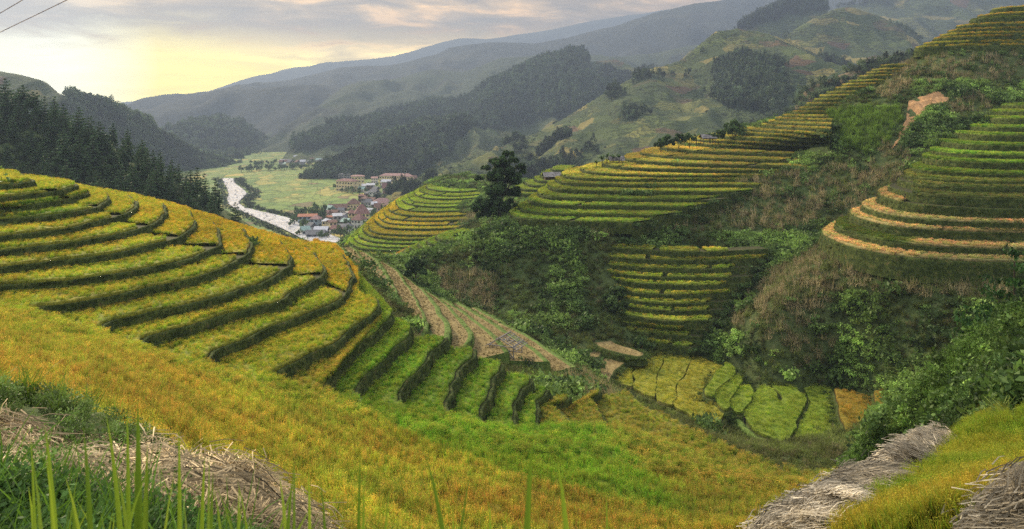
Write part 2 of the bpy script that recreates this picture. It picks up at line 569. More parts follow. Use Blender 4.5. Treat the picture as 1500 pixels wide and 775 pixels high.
BEHIND = loft([
    (0, -31.5, [(742, 279), (757, 284), (775, 285), (800, 284), (850, 280)]),
    (6, -24.5, [(815, 243), (808, 246), (812, 249), (850, 250), (905, 248)]),
], 12, 0.8, 190, 12)
HARV = [  # the harvested strips on the outer slope of the shoulder, highest first
    (-29.8, [(495, 355), (508, 370), (519, 392), (525, 412), (530, 432)]),
    (-31.2, [(512, 358), (527, 372), (541, 397), (549, 415), (556, 434)]),
    (-32.6, [(536, 370), (554, 383), (575, 414), (588, 445), (597, 482)]),
    (-34.0, [(565, 385), (583, 399), (608, 436), (624, 470), (618, 502)]),
    (-35.4, [(592, 404), (611, 418), (640, 448), (659, 482), (650, 516)]),
    (-36.8, [(620, 422), (640, 436), (672, 462), (691, 488), (672, 518)]),
    (-38.2, [(645, 434), (668, 448), (705, 475), (732, 498), (745, 515)]),
    (-39.6, [(672, 443), (695, 455), (742, 484), (780, 510), (806, 530)]),
    (-41.2, [(697, 450), (720, 462), (765, 487), (806, 513), (845, 537)]),
]
HARVC = [(z, wobble(crom(pts3(z, L), 20), 0.5, 6, 300 + i)) for i, (z, L) in enumerate(HARV)][::-1]
LEFTC = left_contours()

# ------------------------------------------------------------------ the smooth hillside under everything
CP = []
for grp, low in ((LEFTC, 1.7), (CENTRE, 1.7), (UPPER, 2.0), (RIGHT, 3.6), (LOWER, 3.2), (ARC, 1.4), (SMALL, 1.6), (BEHIND, 1.6), (HARVC, 2.0)):
    st = 2 if len(grp) > 40 else 1
    for i in list(range(0, len(grp), st)) + ([len(grp) - 1] if st == 2 and len(grp) % 2 == 0 else []):
        z, C = grp[i][0], grp[i][1]
        m = max(2, len(C) // (9 if len(C) < 150 else 22))
        for q in C[::m]:
            CP.append((q[0], q[1], z - low))
for u in NU:
    for (Yq, z) in NEAR[u][1:]:
        if z > -8.9:
            CP.append(((u - HU) / F * Yq, Yq, z))
for (u, v, Yq) in [
    # bushy spur in the middle
    (705, 322, 196), (735, 345, 186), (665, 372, 190), (640, 400, 178), (720, 400, 176), (660, 430, 166), (780, 440, 168), (835, 400, 176), (820, 350, 186),
    (900, 345, 188), (950, 345, 190), (1000, 310, 200), (1060, 290, 205), (1100, 310, 202), (1150, 270, 212), (1180, 300, 200), (1250, 240, 212), (1200, 340, 190),
    (1140, 400, 170), (1090, 440, 161), (1040, 500, 151), (1010, 520, 149), (1100, 500, 146), (1180, 440, 155), (1160, 530, 140), (1240, 470, 146), (1330, 430, 142),
    (1250, 550, 133), (1320, 520, 131), (1400, 440, 136), (1480, 430, 132), (870, 462, 174), (800, 490, 160), (730, 450, 168), (790, 470, 166),
    # gully and corn slopes on the right
    (1335, 145, 228), (1380, 145, 218), (1290, 225, 208), (1262, 285, 196), (1350, 185, 216), (1270, 190, 228), (1220, 215, 226), (1310, 150, 238), (1400, 110, 230),
    (1500, 110, 230), (1400, 80, 242), (1500, 80, 241), (1330, 115, 240), (1440, 140, 222), (1300, 250, 196), (1360, 215, 200), (1560, 110, 230),
    (1230, 190, 240), (1260, 150, 246), (1290, 120, 248),
    # slope with the hut frame below the green strips
    (700, 520, 122), (745, 520, 136), (690, 495, 134), (800, 560, 117), (850, 566, 122), (890, 588, 116), (600, 522, 104), (560, 507, 97), (650, 535, 110), (540, 500, 93), (900, 578, 128),
    # valley bottom paddies
    (1300, 580, 123),
    (1000, 662, 103), (1080, 692, 98), (1150, 715, 92), (940, 620, 112),
    # bushy bank on the right, in front of the valley bottom
    (1245, 655, 60), (1350, 560, 56), (1300, 600, 58), (1420, 520, 54), (1500, 470, 52), (1400, 590, 42), (1500, 530, 40), (1560, 440, 60), (1660, 420, 60),
    # near right terrace and its straw bank
    (1375, 648, 26), (1250, 718, 21), (1130, 780, 17), (1500, 610, 24), (1500, 700, 14), (1400, 780, 11.5), (1430, 640, 27), (1300, 800, 12), (1600, 650, 20),
    # near left bank
    (0, 640, 17), (100, 640, 17.5), (200, 645, 17), (300, 690, 15.5), (400, 735, 14.5), (470, 775, 14), (0, 700, 11), (100, 730, 9), (0, 560, 27), (40, 520, 36), (-100, 560, 24),
    (60, 790, 5.5), (250, 790, 7), (-100, 700, 9),
]:
    CP.append(P(u, v, Y=Yq))
for q in [(u_, v_) for u_, v_ in ((895, 555), (940, 520), (975, 516), (1010, 530), (940, 575), (990, 595), (1020, 565), (1055, 545), (1040, 620), (1085, 560), (1080, 605), (1120, 575), (1130, 640), (1170, 585), (1160, 615), (1160, 650), (1200, 580), (1225, 620), (1200, 670), (1235, 660), (1260, 600), (1260, 630), (1290, 590), (880, 545), (885, 520), (850, 508), (900, 500), (930, 515))]:
    CP.append(P(*q, z=-49.4))
for q in [
    (0, 1.0, -1.9), (-3, 2.5, -2.3), (3, 2.5, -2.3), (0, 5, -3.9), (8, 8, -5.5), (-12, 4, -2.6), (12, 3, -2.0), (25, 6, -1.5), (-30, 2, -1.5), (60, 20, 3), (60, 45, 2), (90, 70, 2), (110, 110, -4),
    # hidden back of the left ridge
    (-110, 150, -24), (-90, 160, -26), (-70, 165, -30), (-45, 165, -37), (-60, 200, -50), (-100, 190, -42), (-140, 170, -25), (-150, 120, -8), (-170, 200, -40),
    (-90, 270, -66), (-120, 300, -80), (-80, 330, -78), (-100, 400, -92), (-40, 460, -93), (-180, 280, -70), (-200, 400, -92), (-230, 200, -40), (-75, 225, -55),
    (-25, 200, -49), (-30, 240, -50),
    # beyond the middle ridge
    (-14, 104, -30.5), (-20, 108, -27.8), (-8, 105, -33), (0, 108, -35), (8, 110, -37),
    (20, 380, -40), (60, 330, -36), (100, 340, -34), (60, 420, -70), (150, 400, -50), (0, 460, -90), (200, 340, -15), (260, 340, 5), (300, 260, 28), (260, 240, 26), (240, 300, 26), (140, 320, -22),
    (100, 460, -90), (220, 460, -60), (300, 420, -20), (180, 290, 8),
]:
    CP.append(q)
PRI = [P(*q[:2], Y=q[2]) for q in [(1130, 780, 17), (1180, 747, 19), (1250, 716, 21), (1310, 680, 23.5), (1375, 648, 26), (1200, 805, 14.5), (1290, 748, 16.5), (1350, 705, 19), (1400, 676, 22), (1080, 810, 15.5)]]
NB1 = len(PRI)
for u, L3 in ((545, [(110, -26.6), (118, -28.6), (126, -30.4)]), (572, [(106, -28.4), (114, -30.6), (122, -32.8)]), (600, [(104, -29.6), (112, -32.4), (120, -35)]), (640, [(102, -31.3), (110, -34.3), (118, -37)]),
              (690, [(102, -33.0), (110, -36.2), (118, -39)]), (740, [(102, -35.0), (112, -38)])):
    for Yq, z in L3: PRI.append(((u - HU) / F * Yq, Yq, z))
CP = PRI + [q for q in CP if min((q[0] - p[0]) ** 2 + (q[1] - p[1]) ** 2 for p in PRI[NB1:]) > 12 and min((q[0] - p[0]) ** 2 + (q[1] - p[1]) ** 2 for p in PRI[:NB1]) > 5]
CP = np.array(CP, float)
# thin to avoid near-duplicate controls
keep, seen = [], set()
for i, q in enumerate(CP):
    g_ = max(1.6, q[1] * 0.022)
    k = (round(q[0] / g_), round(q[1] / g_), int(math.log(max(q[1], 1)) * 3))
    if k in seen: continue
    seen.add(k); keep.append(i)
CP = CP[keep]


def tps_fit(X, z, lam):
    n = len(X)
    d2 = ((X[:, None] - X[None]) ** 2).sum(-1)
    K = np.where(d2 > 0, 0.5 * d2 * np.log(np.maximum(d2, 1e-12)), 0) + lam * np.eye(n)
    Pm = np.hstack([np.ones((n, 1)), X])
    A = np.block([[K, Pm], [Pm.T, np.zeros((3, 3))]])
    return np.linalg.solve(A, np.concatenate([z, np.zeros(3)]))


XS = CP[:, :2] / 100
Wt = tps_fit(XS, CP[:, 2], 2e-6)


def tps_eval(X):
    res = np.empty(len(X))
    for i in range(0, len(X), 8000):
        q = X[i:i + 8000]
        d2 = ((q[:, None] - XS[None]) ** 2).sum(-1)
        K = 0.5 * d2 * np.log(np.maximum(d2, 1e-12))
        res[i:i + 8000] = K @ Wt[:-3] + Wt[-3] + q @ Wt[-2:]
    return res


HX0, HX1, HY0, HY1, HS = -330, 370, -6, 470, 2.0
gx = np.arange(HX0, HX1 + HS, HS)
gy = np.arange(HY0, HY1 + HS, HS)
GX, GY = np.meshgrid(gx, gy)
HG = tps_eval(np.stack([GX.ravel(), GY.ravel()], 1) / 100).reshape(GX.shape)


def H(x, y):
    fx = np.clip((np.asarray(x, float) - HX0) / HS, 0, len(gx) - 1.001)
    fy = np.clip((np.asarray(y, float) - HY0) / HS, 0, len(gy) - 1.001)
    ix, iy = fx.astype(int), fy.astype(int)
    fx, fy = fx - ix, fy - iy
    b = (HG[iy, ix] * (1 - fx) + HG[iy, ix + 1] * fx) * (1 - fy) + (HG[iy + 1, ix] * (1 - fx) + HG[iy + 1, ix + 1] * fx) * fy
    amp = np.clip((np.asarray(y, float) - 5) / 60, 0.05, 1)
    return b + fbm(x, y, 9, 4, 5) * 0.9 * amp


# hillside mesh: fine near the viewer, coarser with distance
ys = np.concatenate([[-5, -2], np.geomspace(1.0, 465, 250)])
us = np.linspace(-520, 2000, 330)
YY, UU = np.meshgrid(ys, us, indexing='ij')
XX = (UU - HU) / F * np.maximum(YY, 9)
ZZ = H(XX, YY)
hill = mesh('hillside', np.stack([XX, YY, ZZ], -1).reshape(-1, 3), gridfaces(*XX.shape)[:, ::-1], M['ground'], smooth=True)
tag(hill, 'green and brown overgrown hillside carrying the terraces', kind='structure')

# ------------------------------------------------------------------ plants to be repeated
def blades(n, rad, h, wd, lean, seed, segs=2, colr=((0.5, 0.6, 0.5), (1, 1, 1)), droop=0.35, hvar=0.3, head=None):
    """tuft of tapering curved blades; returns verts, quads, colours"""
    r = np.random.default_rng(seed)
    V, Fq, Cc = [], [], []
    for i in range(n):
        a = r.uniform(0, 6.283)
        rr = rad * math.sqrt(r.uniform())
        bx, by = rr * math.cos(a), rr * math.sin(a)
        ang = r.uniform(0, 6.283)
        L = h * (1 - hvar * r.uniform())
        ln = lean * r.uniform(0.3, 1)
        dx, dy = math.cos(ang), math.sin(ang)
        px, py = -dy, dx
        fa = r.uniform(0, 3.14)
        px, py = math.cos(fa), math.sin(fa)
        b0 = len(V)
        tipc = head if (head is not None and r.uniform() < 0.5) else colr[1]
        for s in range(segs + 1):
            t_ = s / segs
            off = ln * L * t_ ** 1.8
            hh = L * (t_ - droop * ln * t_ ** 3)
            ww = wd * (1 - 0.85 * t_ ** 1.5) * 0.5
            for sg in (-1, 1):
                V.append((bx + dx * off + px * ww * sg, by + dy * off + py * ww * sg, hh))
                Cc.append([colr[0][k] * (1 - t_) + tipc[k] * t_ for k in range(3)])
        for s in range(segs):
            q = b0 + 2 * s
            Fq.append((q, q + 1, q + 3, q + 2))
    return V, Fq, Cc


def leafcloud(n, rx, rz, size, seed, z0=0.0, hollow=0.35, clumps=0, colv=0.35):
    """small leaf quads spread through an uneven crown volume"""
    r = np.random.default_rng(seed)
    V, Fq, Cc = [], [], []
    cen = None
    if clumps:
        cen = []
        for _ in range(clumps):
            a = r.uniform(0, 6.283); e = r.uniform(-0.2, 1.2)
            rr = r.uniform(0.45, 0.85)
            cen.append((rr * math.cos(a) * math.cos(e), rr * math.sin(a) * math.cos(e), rr * math.sin(e), r.uniform(0.25, 0.5), r.uniform(0.7, 1.3)))
    for i in range(n):
        d = r.normal(size=3); d /= np.linalg.norm(d)
        if cen:
            c_ = cen[r.integers(len(cen))]
            q = np.array(c_[:3]) + d * c_[3] * r.uniform(0.6, 1.0)
            br = c_[4]
        else:
            d[2] = abs(d[2]) if r.uniform() < 0.8 else d[2]
            q = d * r.uniform(hollow, 1.0) ** 0.6
            br = 1
        x, y, z = q[0] * rx, q[1] * rx, z0 + q[2] * rz
        a1 = r.normal(size=3); a1 /= np.linalg.norm(a1)
        a2 = np.cross(a1, r.normal(size=3)); a2 /= np.linalg.norm(a2)
        s = size * r.uniform(0.6, 1.3)
        b0 = len(V)
        k = br * r.uniform(1 - colv, 1 + colv)
        for sx, sy in ((-1, 0), (0, -0.55), (1, 0), (0, 0.55)):
            V.append((x + (a1[0] * sx + a2[0] * sy) * s, y + (a1[1] * sx + a2[1] * sy) * s, z + (a1[2] * sx + a2[2] * sy) * s))
            Cc.append((k, k, k))
        Fq.append((b0, b0 + 1, b0 + 2, b0 + 3))
    return V, Fq, Cc


def panicles(n, rad, h, size, seed):
    r = np.random.default_rng(seed)
    V, Fq, Cc = [], [], []
    for i in range(n):
        a = r.uniform(0, 6.283); rr = rad * math.sqrt(r.uniform())
        x, y, z = rr * math.cos(a), rr * math.sin(a), h * r.uniform(0.78, 1.02)
        b = r.uniform(0, 6.283); dx, dy = math.cos(b), math.sin(b)
        s = size * r.uniform(0.6, 1.3); w_ = s * 0.32
        k = r.uniform(0.7, 1.35); b0 = len(V)
        V += [(x, y, z), (x + dx * s * 0.5 - dy * w_, y + dy * s * 0.5 + dx * w_, z + s * 0.1), (x + dx * s, y + dy * s, z - s * 0.55), (x + dx * s * 0.5 + dy * w_, y + dy * s * 0.5 - dx * w_, z + s * 0.05)]
        Cc += [(k * 1.2, k, k * 0.9)] * 4
        Fq.append((b0, b0 + 1, b0 + 2, b0 + 3))
    return V, Fq, Cc


def proto(name, parts, mats):
    V, Fq, Cc, mi = [], [], [], []
    for j, (v, f, c_) in enumerate(parts):
        b = len(V)
        V += list(v); Cc += list(c_)
        Fq += [tuple(i + b for i in q) for q in f]
        mi += [j] * len(f)
    o = mesh(name, V, Fq, mats, hidden=True, mi=mi)
    vattr(o, 'vc', np.array(Cc, np.float32))
    return o


PC = {}


def coll(name, protos):
    c_ = bpy.data.collections.new(name)
    for i, o in enumerate(protos):
        c_.objects.link(o)
    PC[name] = c_
    return c_


G0, G1 = (0.35, 0.45, 0.35), (1, 1, 1)
coll('rice_near', [proto('rn%d' % i, [blades(15, 0.15, 1.0, 0.032, 0.32, 10 + i, 3, ((0.12, 0.2, 0.1), (0.8, 1.05, 0.7)), head=(1.4, 1.0, 0.9)), panicles(9, 0.19, 0.93, 0.055, 110 + i)], [M['rice']] * 2) for i in range(4)])  # dark blade roots: the shade low in the tufts, put into the colour
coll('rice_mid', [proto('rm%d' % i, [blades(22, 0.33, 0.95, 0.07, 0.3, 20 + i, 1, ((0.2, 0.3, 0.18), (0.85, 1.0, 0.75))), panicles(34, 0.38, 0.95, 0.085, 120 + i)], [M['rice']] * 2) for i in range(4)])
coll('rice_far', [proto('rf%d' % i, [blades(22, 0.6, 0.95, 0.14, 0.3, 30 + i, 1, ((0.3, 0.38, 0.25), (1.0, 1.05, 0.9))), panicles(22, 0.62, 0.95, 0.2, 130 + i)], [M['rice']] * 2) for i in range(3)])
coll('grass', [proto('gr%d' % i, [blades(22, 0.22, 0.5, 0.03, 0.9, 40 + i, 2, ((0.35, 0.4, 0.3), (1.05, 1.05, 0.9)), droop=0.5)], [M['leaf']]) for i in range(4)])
coll('shrub', [proto('sh%d' % i, [leafcloud(150, 1.0, 0.8, 0.13, 50 + i, 0.1, clumps=5 + i, colv=0.3)], [M['leaf']]) for i in range(4)])
coll('tree', [proto('tr%d' % i, [leafcloud(230, 1.0, 1.15, 0.15, 60 + i, 1.0, clumps=7 + i, colv=0.3)], [M['leaf']]) for i in range(4)])


def scatter(name, parent, pts, sc, tint, which, rot=None, kind='stuff', tilt=0.12):
    n = len(pts)
    if n == 0: return None
    me = bpy.data.meshes.new(name)
    me.vertices.add(n)
    me.vertices.foreach_set('co', np.asarray(pts, np.float32).ravel())
    o = bpy.data.objects.new(name, me)
    link(o, parent)
    if rot is None:
        rot = np.stack([rng.normal(0, tilt, n), rng.normal(0, tilt, n), rng.uniform(0, 6.283, n)], 1)
    vattr(o, 'rot', rot)
    sc = np.asarray(sc, float)
    if sc.ndim == 1: sc = np.stack([sc] * 3, 1)
    vattr(o, 'sc', sc)
    vattr(o, 'tint', tint)
    md = o.modifiers.new('plants', 'NODES')
    md.node_group = gn(which)
    if kind: o['kind'] = kind
    return o


GN = {}


def gn(which):
    if which in GN: return GN[which]
    ng = bpy.data.node_groups.new('plant_' + which, 'GeometryNodeTree')
    ng.interface.new_socket('Geometry', in_out='INPUT', socket_type='NodeSocketGeometry')
    ng.interface.new_socket('Geometry', in_out='OUTPUT', socket_type='NodeSocketGeometry')
    gi, go = ng.nodes.new('NodeGroupInput'), ng.nodes.new('NodeGroupOutput')
    ip = ng.nodes.new('GeometryNodeInstanceOnPoints')
    ci = ng.nodes.new('GeometryNodeCollectionInfo')
    ci.inputs[0].default_value = PC[which]
    ci.inputs['Separate Children'].default_value = True
    ci.inputs['Reset Children'].default_value = True

    def na(nm, typ):
        a = ng.nodes.new('GeometryNodeInputNamedAttribute')
        a.data_type = typ
        a.inputs[0].default_value = nm
        return a.outputs[0]
    e = ng.nodes.new('FunctionNodeEulerToRotation')
    ng.links.new(na('rot', 'FLOAT_VECTOR'), e.inputs[0])
    ng.links.new(gi.outputs[0], ip.inputs['Points'])
    ng.links.new(ci.outputs[0], ip.inputs['Instance'])
    ip.inputs['Pick Instance'].default_value = True
    rv = ng.nodes.new('FunctionNodeRandomValue')
    rv.data_type = 'INT'
    rv.inputs['Min'].default_value = 0
    rv.inputs['Max'].default_value = 1 * len(PC[which].objects) - 1
    rs = [s for s in rv.outputs if s.enabled][0]
    ng.links.new(rs, ip.inputs['Instance Index'])
    ng.links.new(e.outputs[0], ip.inputs['Rotation'])
    ng.links.new(na('sc', 'FLOAT_VECTOR'), ip.inputs['Scale'])
    ng.links.new(ip.outputs[0], go.inputs[0])
    # instances keep the point attributes, tint among them
    GN[which] = ng
    return ng


def inview(x, y, z, mu=160, mv=160):
    u, v = proj(x, y, z)
    return (u > -mu) & (u < 1500 + mu) & (v < 775 + mv) & (v > -80) & (y > 1)


# ------------------------------------------------------------------ terraces
def offs(C, d, sign):
    T = np.gradient(C, axis=0)
    T /= np.linalg.norm(T, axis=1, keepdims=True) + 1e-9
    Nn = np.stack([-T[:, 1], T[:, 0]], 1) * sign
    for _ in range(2):
        Nn[1:-1] = (Nn[:-2] + Nn[1:-1] * 2 + Nn[2:]) / 4
    return C + Nn * d


YG = (0.50, 0.51, 0.06)      # ripening yellow green
GOLD = (0.56, 0.44, 0.045)     # nearly ripe
GREEN = (0.26, 0.37, 0.045)    # young green
TAN = (0.54, 0.45, 0.19)      # ripe, pale


def density(Y):
    return np.where(Y < 62, 25.0, np.where(Y < 135, 6.5, 2.6))


def terraces(name, label, contours, colour, topwidth=4.0, rice_h=0.62, gapf=None, bottom=None, crop=True, grass=1.0, bankcol=(0.085, 0.12, 0.026), rises=None, plots=0):
    top = link(bpy.data.objects.new(name, None))
    c0 = contours[len(contours) // 2]
    top.location = (0, 0, 0)
    tag(top, label, kind='structure')
    n = len(contours)
    Cs = [c[1] for c in contours]
    zs = [c[0] for c in contours]
    # uphill side
    a, b = Cs[0], Cs[1]
    T = np.gradient(a, axis=0)
    Nn = np.stack([-T[:, 1], T[:, 0]], 1)
    sign = 1.0 if np.median((Nn * (b - a)).sum(1)) > 0 else -1.0
    prg = np.random.default_rng(len(name) * 7)
    for k in range(n):
        A, z = Cs[k], zs[k]
        zl = zs[k - 1] if k > 0 else z - (bottom or (zs[1] - zs[0]) * 2.4)
        step = z - zl
        if k < n - 1:
            B = offs(Cs[k + 1], -0.22 * (zs[k + 1] - z), sign)
        else:
            B = offs(A, topwidth, sign)
        m = len(A)
        wdt = np.linalg.norm(B - A, axis=1)
        bw = 0.3 if crop else 0.9
        # bank below the lip and the soil of the bed
        rows = []
        foot = offs(A, -0.22 * step, sign)
        nz = fbm(A[:, 0], A[:, 1], 1.6, 3, 700 + k)
        for t_, zz_ in ((1.0, zl - 0.25), (0.72, zl + step * 0.28), (0.4, zl + step * 0.6), (0.12, zl + step * 0.9)):
            Q = A + (foot - A) * t_ + (foot - A) / (0.22 * step) * (fbm(A[:, 0], A[:, 1], 1.1, 3, int(710 + k + t_ * 10)) * 0.35)[:, None]
            rows.append(np.column_stack([Q, np.full(m, zz_)]))
        rows.append(np.column_stack([A, z + 0.06 + nz * 0.12]))
        f = np.minimum(bw / np.maximum(wdt, 0.3), 0.33)[:, None]
        rows.append(np.column_stack([A + (B - A) * f, z + 0.05 + nz * 0.1]))
        rows.append(np.column_stack([A + (B - A) * np.minimum(f * 1.5, 0.5), np.full(m, z - 0.02)]))
        rows.append(np.column_stack([B, np.full(m, z - 0.02)]))
        V = np.vstack(rows)
        Fq = gridfaces(len(rows), m)
        mi = np.repeat([0, 0, 0, 0, 0, 1, 1], m - 1)
        mats_ = [M['bank'], M['mud']]
        if not crop: mats_ = [M['bund'], M['stubble']]
        t = mesh('terrace', V, Fq if sign > 0 else Fq[:, ::-1], mats_, top, smooth=True, mi=mi)
        # the ends of the bed run into the slope
        ev = []
        ef = []
        for e_ in (0, m - 1):
            for r_ in range(len(rows)):
                p_ = rows[r_][e_]
                ev += [p_, (p_[0], p_[1], p_[2] - 4.0)]
        base_ = len(V)
        t.data.materials[0].name
        o0 = 2 * len(rows)
        ef = [(2 * i, 2 * i + 2, 2 * i + 3, 2 * i + 1) for i in range(len(rows) - 1)] + [(o0 + 2 * i, o0 + 2 * i + 1, o0 + 2 * i + 3, o0 + 2 * i + 2) for i in range(len(rows) - 1)]
        me_ = t.data
        allV = np.vstack([V, np.array([tuple(q) for q in ev])])
        bpy.data.objects.remove(t)
        Fa = np.vstack([Fq, np.array(ef) + base_])
        t = mesh('terrace', allV, Fa if sign > 0 else Fa[:, ::-1], mats_, top, smooth=True, mi=np.concatenate([mi, np.zeros(len(ef), int)]))
        if name != 'left_terraced_hill' and 0.5 < z + 200:
            E_ = np.vstack([A[0] * (1 - q) + B[0] * q for q in np.linspace(0, 1, 5)] + [A[-1] * (1 - q) + B[-1] * q for q in np.linspace(0, 1, 5)])
            E_ = E_ + prg.normal(0, 1.0, E_.shape)
            zz_ = np.full(len(E_), z - 0.9)
            scatter('end_bushes', t, np.column_stack([E_, zz_]), prg.uniform(0.9, 1.9, len(E_)), np.array((0.09, 0.15, 0.04)) * prg.uniform(0.6, 1.4, (len(E_), 1)), 'shrub')
        # colour along the bed
        mid = (A + B) / 2
        cc = colour(k, mid, z)
        if cc is None:
            cols = None
        else:
            cols = np.asarray(cc, float)
            if cols.ndim == 1: cols = np.tile(cols, (m, 1))
        if not crop:
            sA = np.linalg.norm(A[1:] - A[:-1], axis=1)
            wm_ = (wdt[1:] + wdt[:-1]) / 2
            cnt = prg.poisson(np.minimum(sA * wm_ * 3.5, 60))
            idx = np.repeat(np.arange(m - 1), cnt)
            t_ = np.floor(prg.uniform(0.12, 1, len(idx)) * 9) / 9 + prg.normal(0, 0.008, len(idx))
            Q = A[idx] + (B[idx] - A[idx]) * t_[:, None] + prg.normal(0, 0.12, (len(idx), 2))
            scatter('stubble', t, np.column_stack([Q, np.full(len(Q), z - 0.02)]), prg.uniform(0.35, 0.6, len(Q)), np.array((0.38, 0.29, 0.12)) * prg.uniform(0.4, 1.3, (len(Q), 1)), 'grass', tilt=0.3)
        if crop and cols is not None:
            gap = gapf(k, mid, z) if gapf else np.ones(m, bool)
            if plots:
                s_ = np.concatenate([[0], np.cumsum(np.linalg.norm(A[1:] - A[:-1], axis=1))])
                cuts = np.cumsum(prg.uniform(plots * 0.5, plots * 1.7, 40))
                pid = np.searchsorted(cuts, s_)
                fac = prg.uniform(0.72, 1.22, 42); hue = prg.uniform(-0.09, 0.07, 42)
                cols = cols * fac[pid][:, None] * np.stack([1 + hue[pid], np.ones(m), np.ones(m)], 1)
                gap = gap & ~(np.concatenate([[False], pid[1:] != pid[:-1]]) & (prg.uniform(size=42)[pid] < 0.7))
            fo = np.minimum(0.46 / np.maximum(wdt, 0.3), 0.3)[:, None]
            if name == 'left_terraced_hill': fo = fo * np.interp(np.arange(m), [140, 165], [1, 0.55])[:, None]
            ch = rice_h * 0.62
            rws = [(fo, 0.0), (fo * 0.92, ch * 0.8), (fo * 1.5, ch)]
            for q in (0.35, 0.55, 0.75): rws.append((fo * 1.5 * (1 - q) + q * (1 - 0.02), ch))
            rws += [(1 - fo * 0.2, ch * 0.95), (1 - fo * 0.1, 0.0)]
            V, cv = [], []
            for (t_, hh) in rws:
                Q = A + (B - A) * t_
                zz_ = z + hh + fbm(Q[:, 0], Q[:, 1], 1.3, 4, 60 + k) * (0.22 if hh > 0 else 0)
                V.append(np.column_stack([Q, zz_]))
                cv.append(cols * (0.75 if rice_h > 0.5 or crop is None else 0.6) * (0.95 + 0.3 * fbm(Q[:, 0], Q[:, 1], 4.5, 4, 90 + k))[:, None])  # canopy colour darkened, painting the shade in the gaps between tufts
            Fq = gridfaces(len(rws), m)
            if not gap.all():
                g2 = np.tile(gap[:-1] & gap[1:], len(rws) - 1)
                Fq = Fq[g2]
            o = mesh('rice_crop', np.vstack(V), Fq if sign > 0 else Fq[:, ::-1], M['crop'], t, smooth=True)
            o['kind'] = 'stuff'
            vattr(o, 'vc', np.vstack(cv))
            # loose tufts standing in and above the canopy
            sA = np.linalg.norm(A[1:] - A[:-1], axis=1)
            sB = np.linalg.norm(B[1:] - B[:-1], axis=1)
            area = (sA + sB) / 2 * (wdt[1:] + wdt[:-1]) / 2
            Ym = (mid[1:, 1] + mid[:-1, 1]) / 2
            xm = (mid[1:, 0] + mid[:-1, 0]) / 2
            ok = inview(xm, Ym, np.full(len(xm), z), 80, 130) & gap[1:] & gap[:-1]
            lam = area * density(Ym) * ok
            cnt = rng.poisson(lam)
            idx = np.repeat(np.arange(len(cnt)), cnt)
            if len(idx):
                s_ = rng.uniform(size=len(idx))[:, None]
                lo = np.minimum(0.6 / np.maximum((wdt[idx] + wdt[idx + 1]) / 2, 0.4), 0.45)
                if name == 'left_terraced_hill': lo = lo * np.interp(idx, [140, 165], [1, 0.1])
                t_ = (lo + (0.99 - lo) * rng.uniform(size=len(idx)))[:, None]
                Aq = A[idx] * (1 - s_) + A[idx + 1] * s_
                Bq = B[idx] * (1 - s_) + B[idx + 1] * s_
                Q = Aq * (1 - t_) + Bq * t_
                cq = cols[idx] * (1.0 + 0.38 * fbm(Q[:, 0], Q[:, 1], 4.5, 4, 90 + k) + rng.normal(0, 0.10, len(idx)) * np.where(Q[:, 1] < 62, 2.2, 1))[:, None]
                cq[:, 0] *= 1 + 0.16 * fbm(Q[:, 0], Q[:, 1], 7, 3, 33)
                cq *= np.where(rng.uniform(size=len(idx))[:, None] < 0.42, np.array((1.16, 0.96, 1.2)), np.array((0.82, 1.03, 0.85)))
                cq = np.clip(cq, 0.01, 1)
                Yq = Q[:, 1]
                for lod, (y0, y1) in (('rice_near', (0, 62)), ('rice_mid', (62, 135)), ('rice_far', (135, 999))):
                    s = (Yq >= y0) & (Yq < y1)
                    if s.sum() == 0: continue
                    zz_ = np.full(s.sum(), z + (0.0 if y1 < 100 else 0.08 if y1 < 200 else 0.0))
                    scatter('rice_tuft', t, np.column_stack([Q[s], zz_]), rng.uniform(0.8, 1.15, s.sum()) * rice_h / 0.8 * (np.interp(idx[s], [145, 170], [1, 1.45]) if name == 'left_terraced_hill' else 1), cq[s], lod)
        # grass hanging on the bank and along the lip
        if grass > 0:
            sA = np.linalg.norm(A[1:] - A[:-1], axis=1)
            ok = inview(A[1:, 0], A[1:, 1], np.full(m - 1, z), 60, 60)
            dn = np.where(A[1:, 1] < 150, 7.0, 2.6) * step * grass
            cnt = rng.poisson(sA * dn * ok)
            idx = np.repeat(np.arange(len(cnt)), cnt)
            if len(idx):
                s_ = rng.uniform(size=len(idx))[:, None]
                t_ = rng.uniform(size=len(idx)) ** 1.2
                Aq = A[idx] * (1 - s_) + A[idx + 1] * s_
                Fq_ = foot[idx] * (1 - s_) + foot[idx + 1] * s_
                Q = Aq + (Fq_ - Aq) * t_[:, None]
                zz_ = z - t_ * step * 0.95
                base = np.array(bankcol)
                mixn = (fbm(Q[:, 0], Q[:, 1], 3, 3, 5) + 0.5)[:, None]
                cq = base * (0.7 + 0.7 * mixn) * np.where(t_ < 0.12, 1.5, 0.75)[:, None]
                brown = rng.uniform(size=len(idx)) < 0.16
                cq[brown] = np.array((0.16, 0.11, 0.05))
                ft = np.where(Q[:, 1] > 150, 1.0, 0.42)
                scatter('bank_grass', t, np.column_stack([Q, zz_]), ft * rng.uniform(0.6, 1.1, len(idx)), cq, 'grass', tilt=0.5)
    return top


def lerpc(a, b, t_):
    t_ = np.clip(t_, 0, 1)
    if np.ndim(t_): t_ = np.asarray(t_)[:, None]
    return np.array(a) * (1 - t_) + np.array(b) * t_


nL = len(LEFTC)


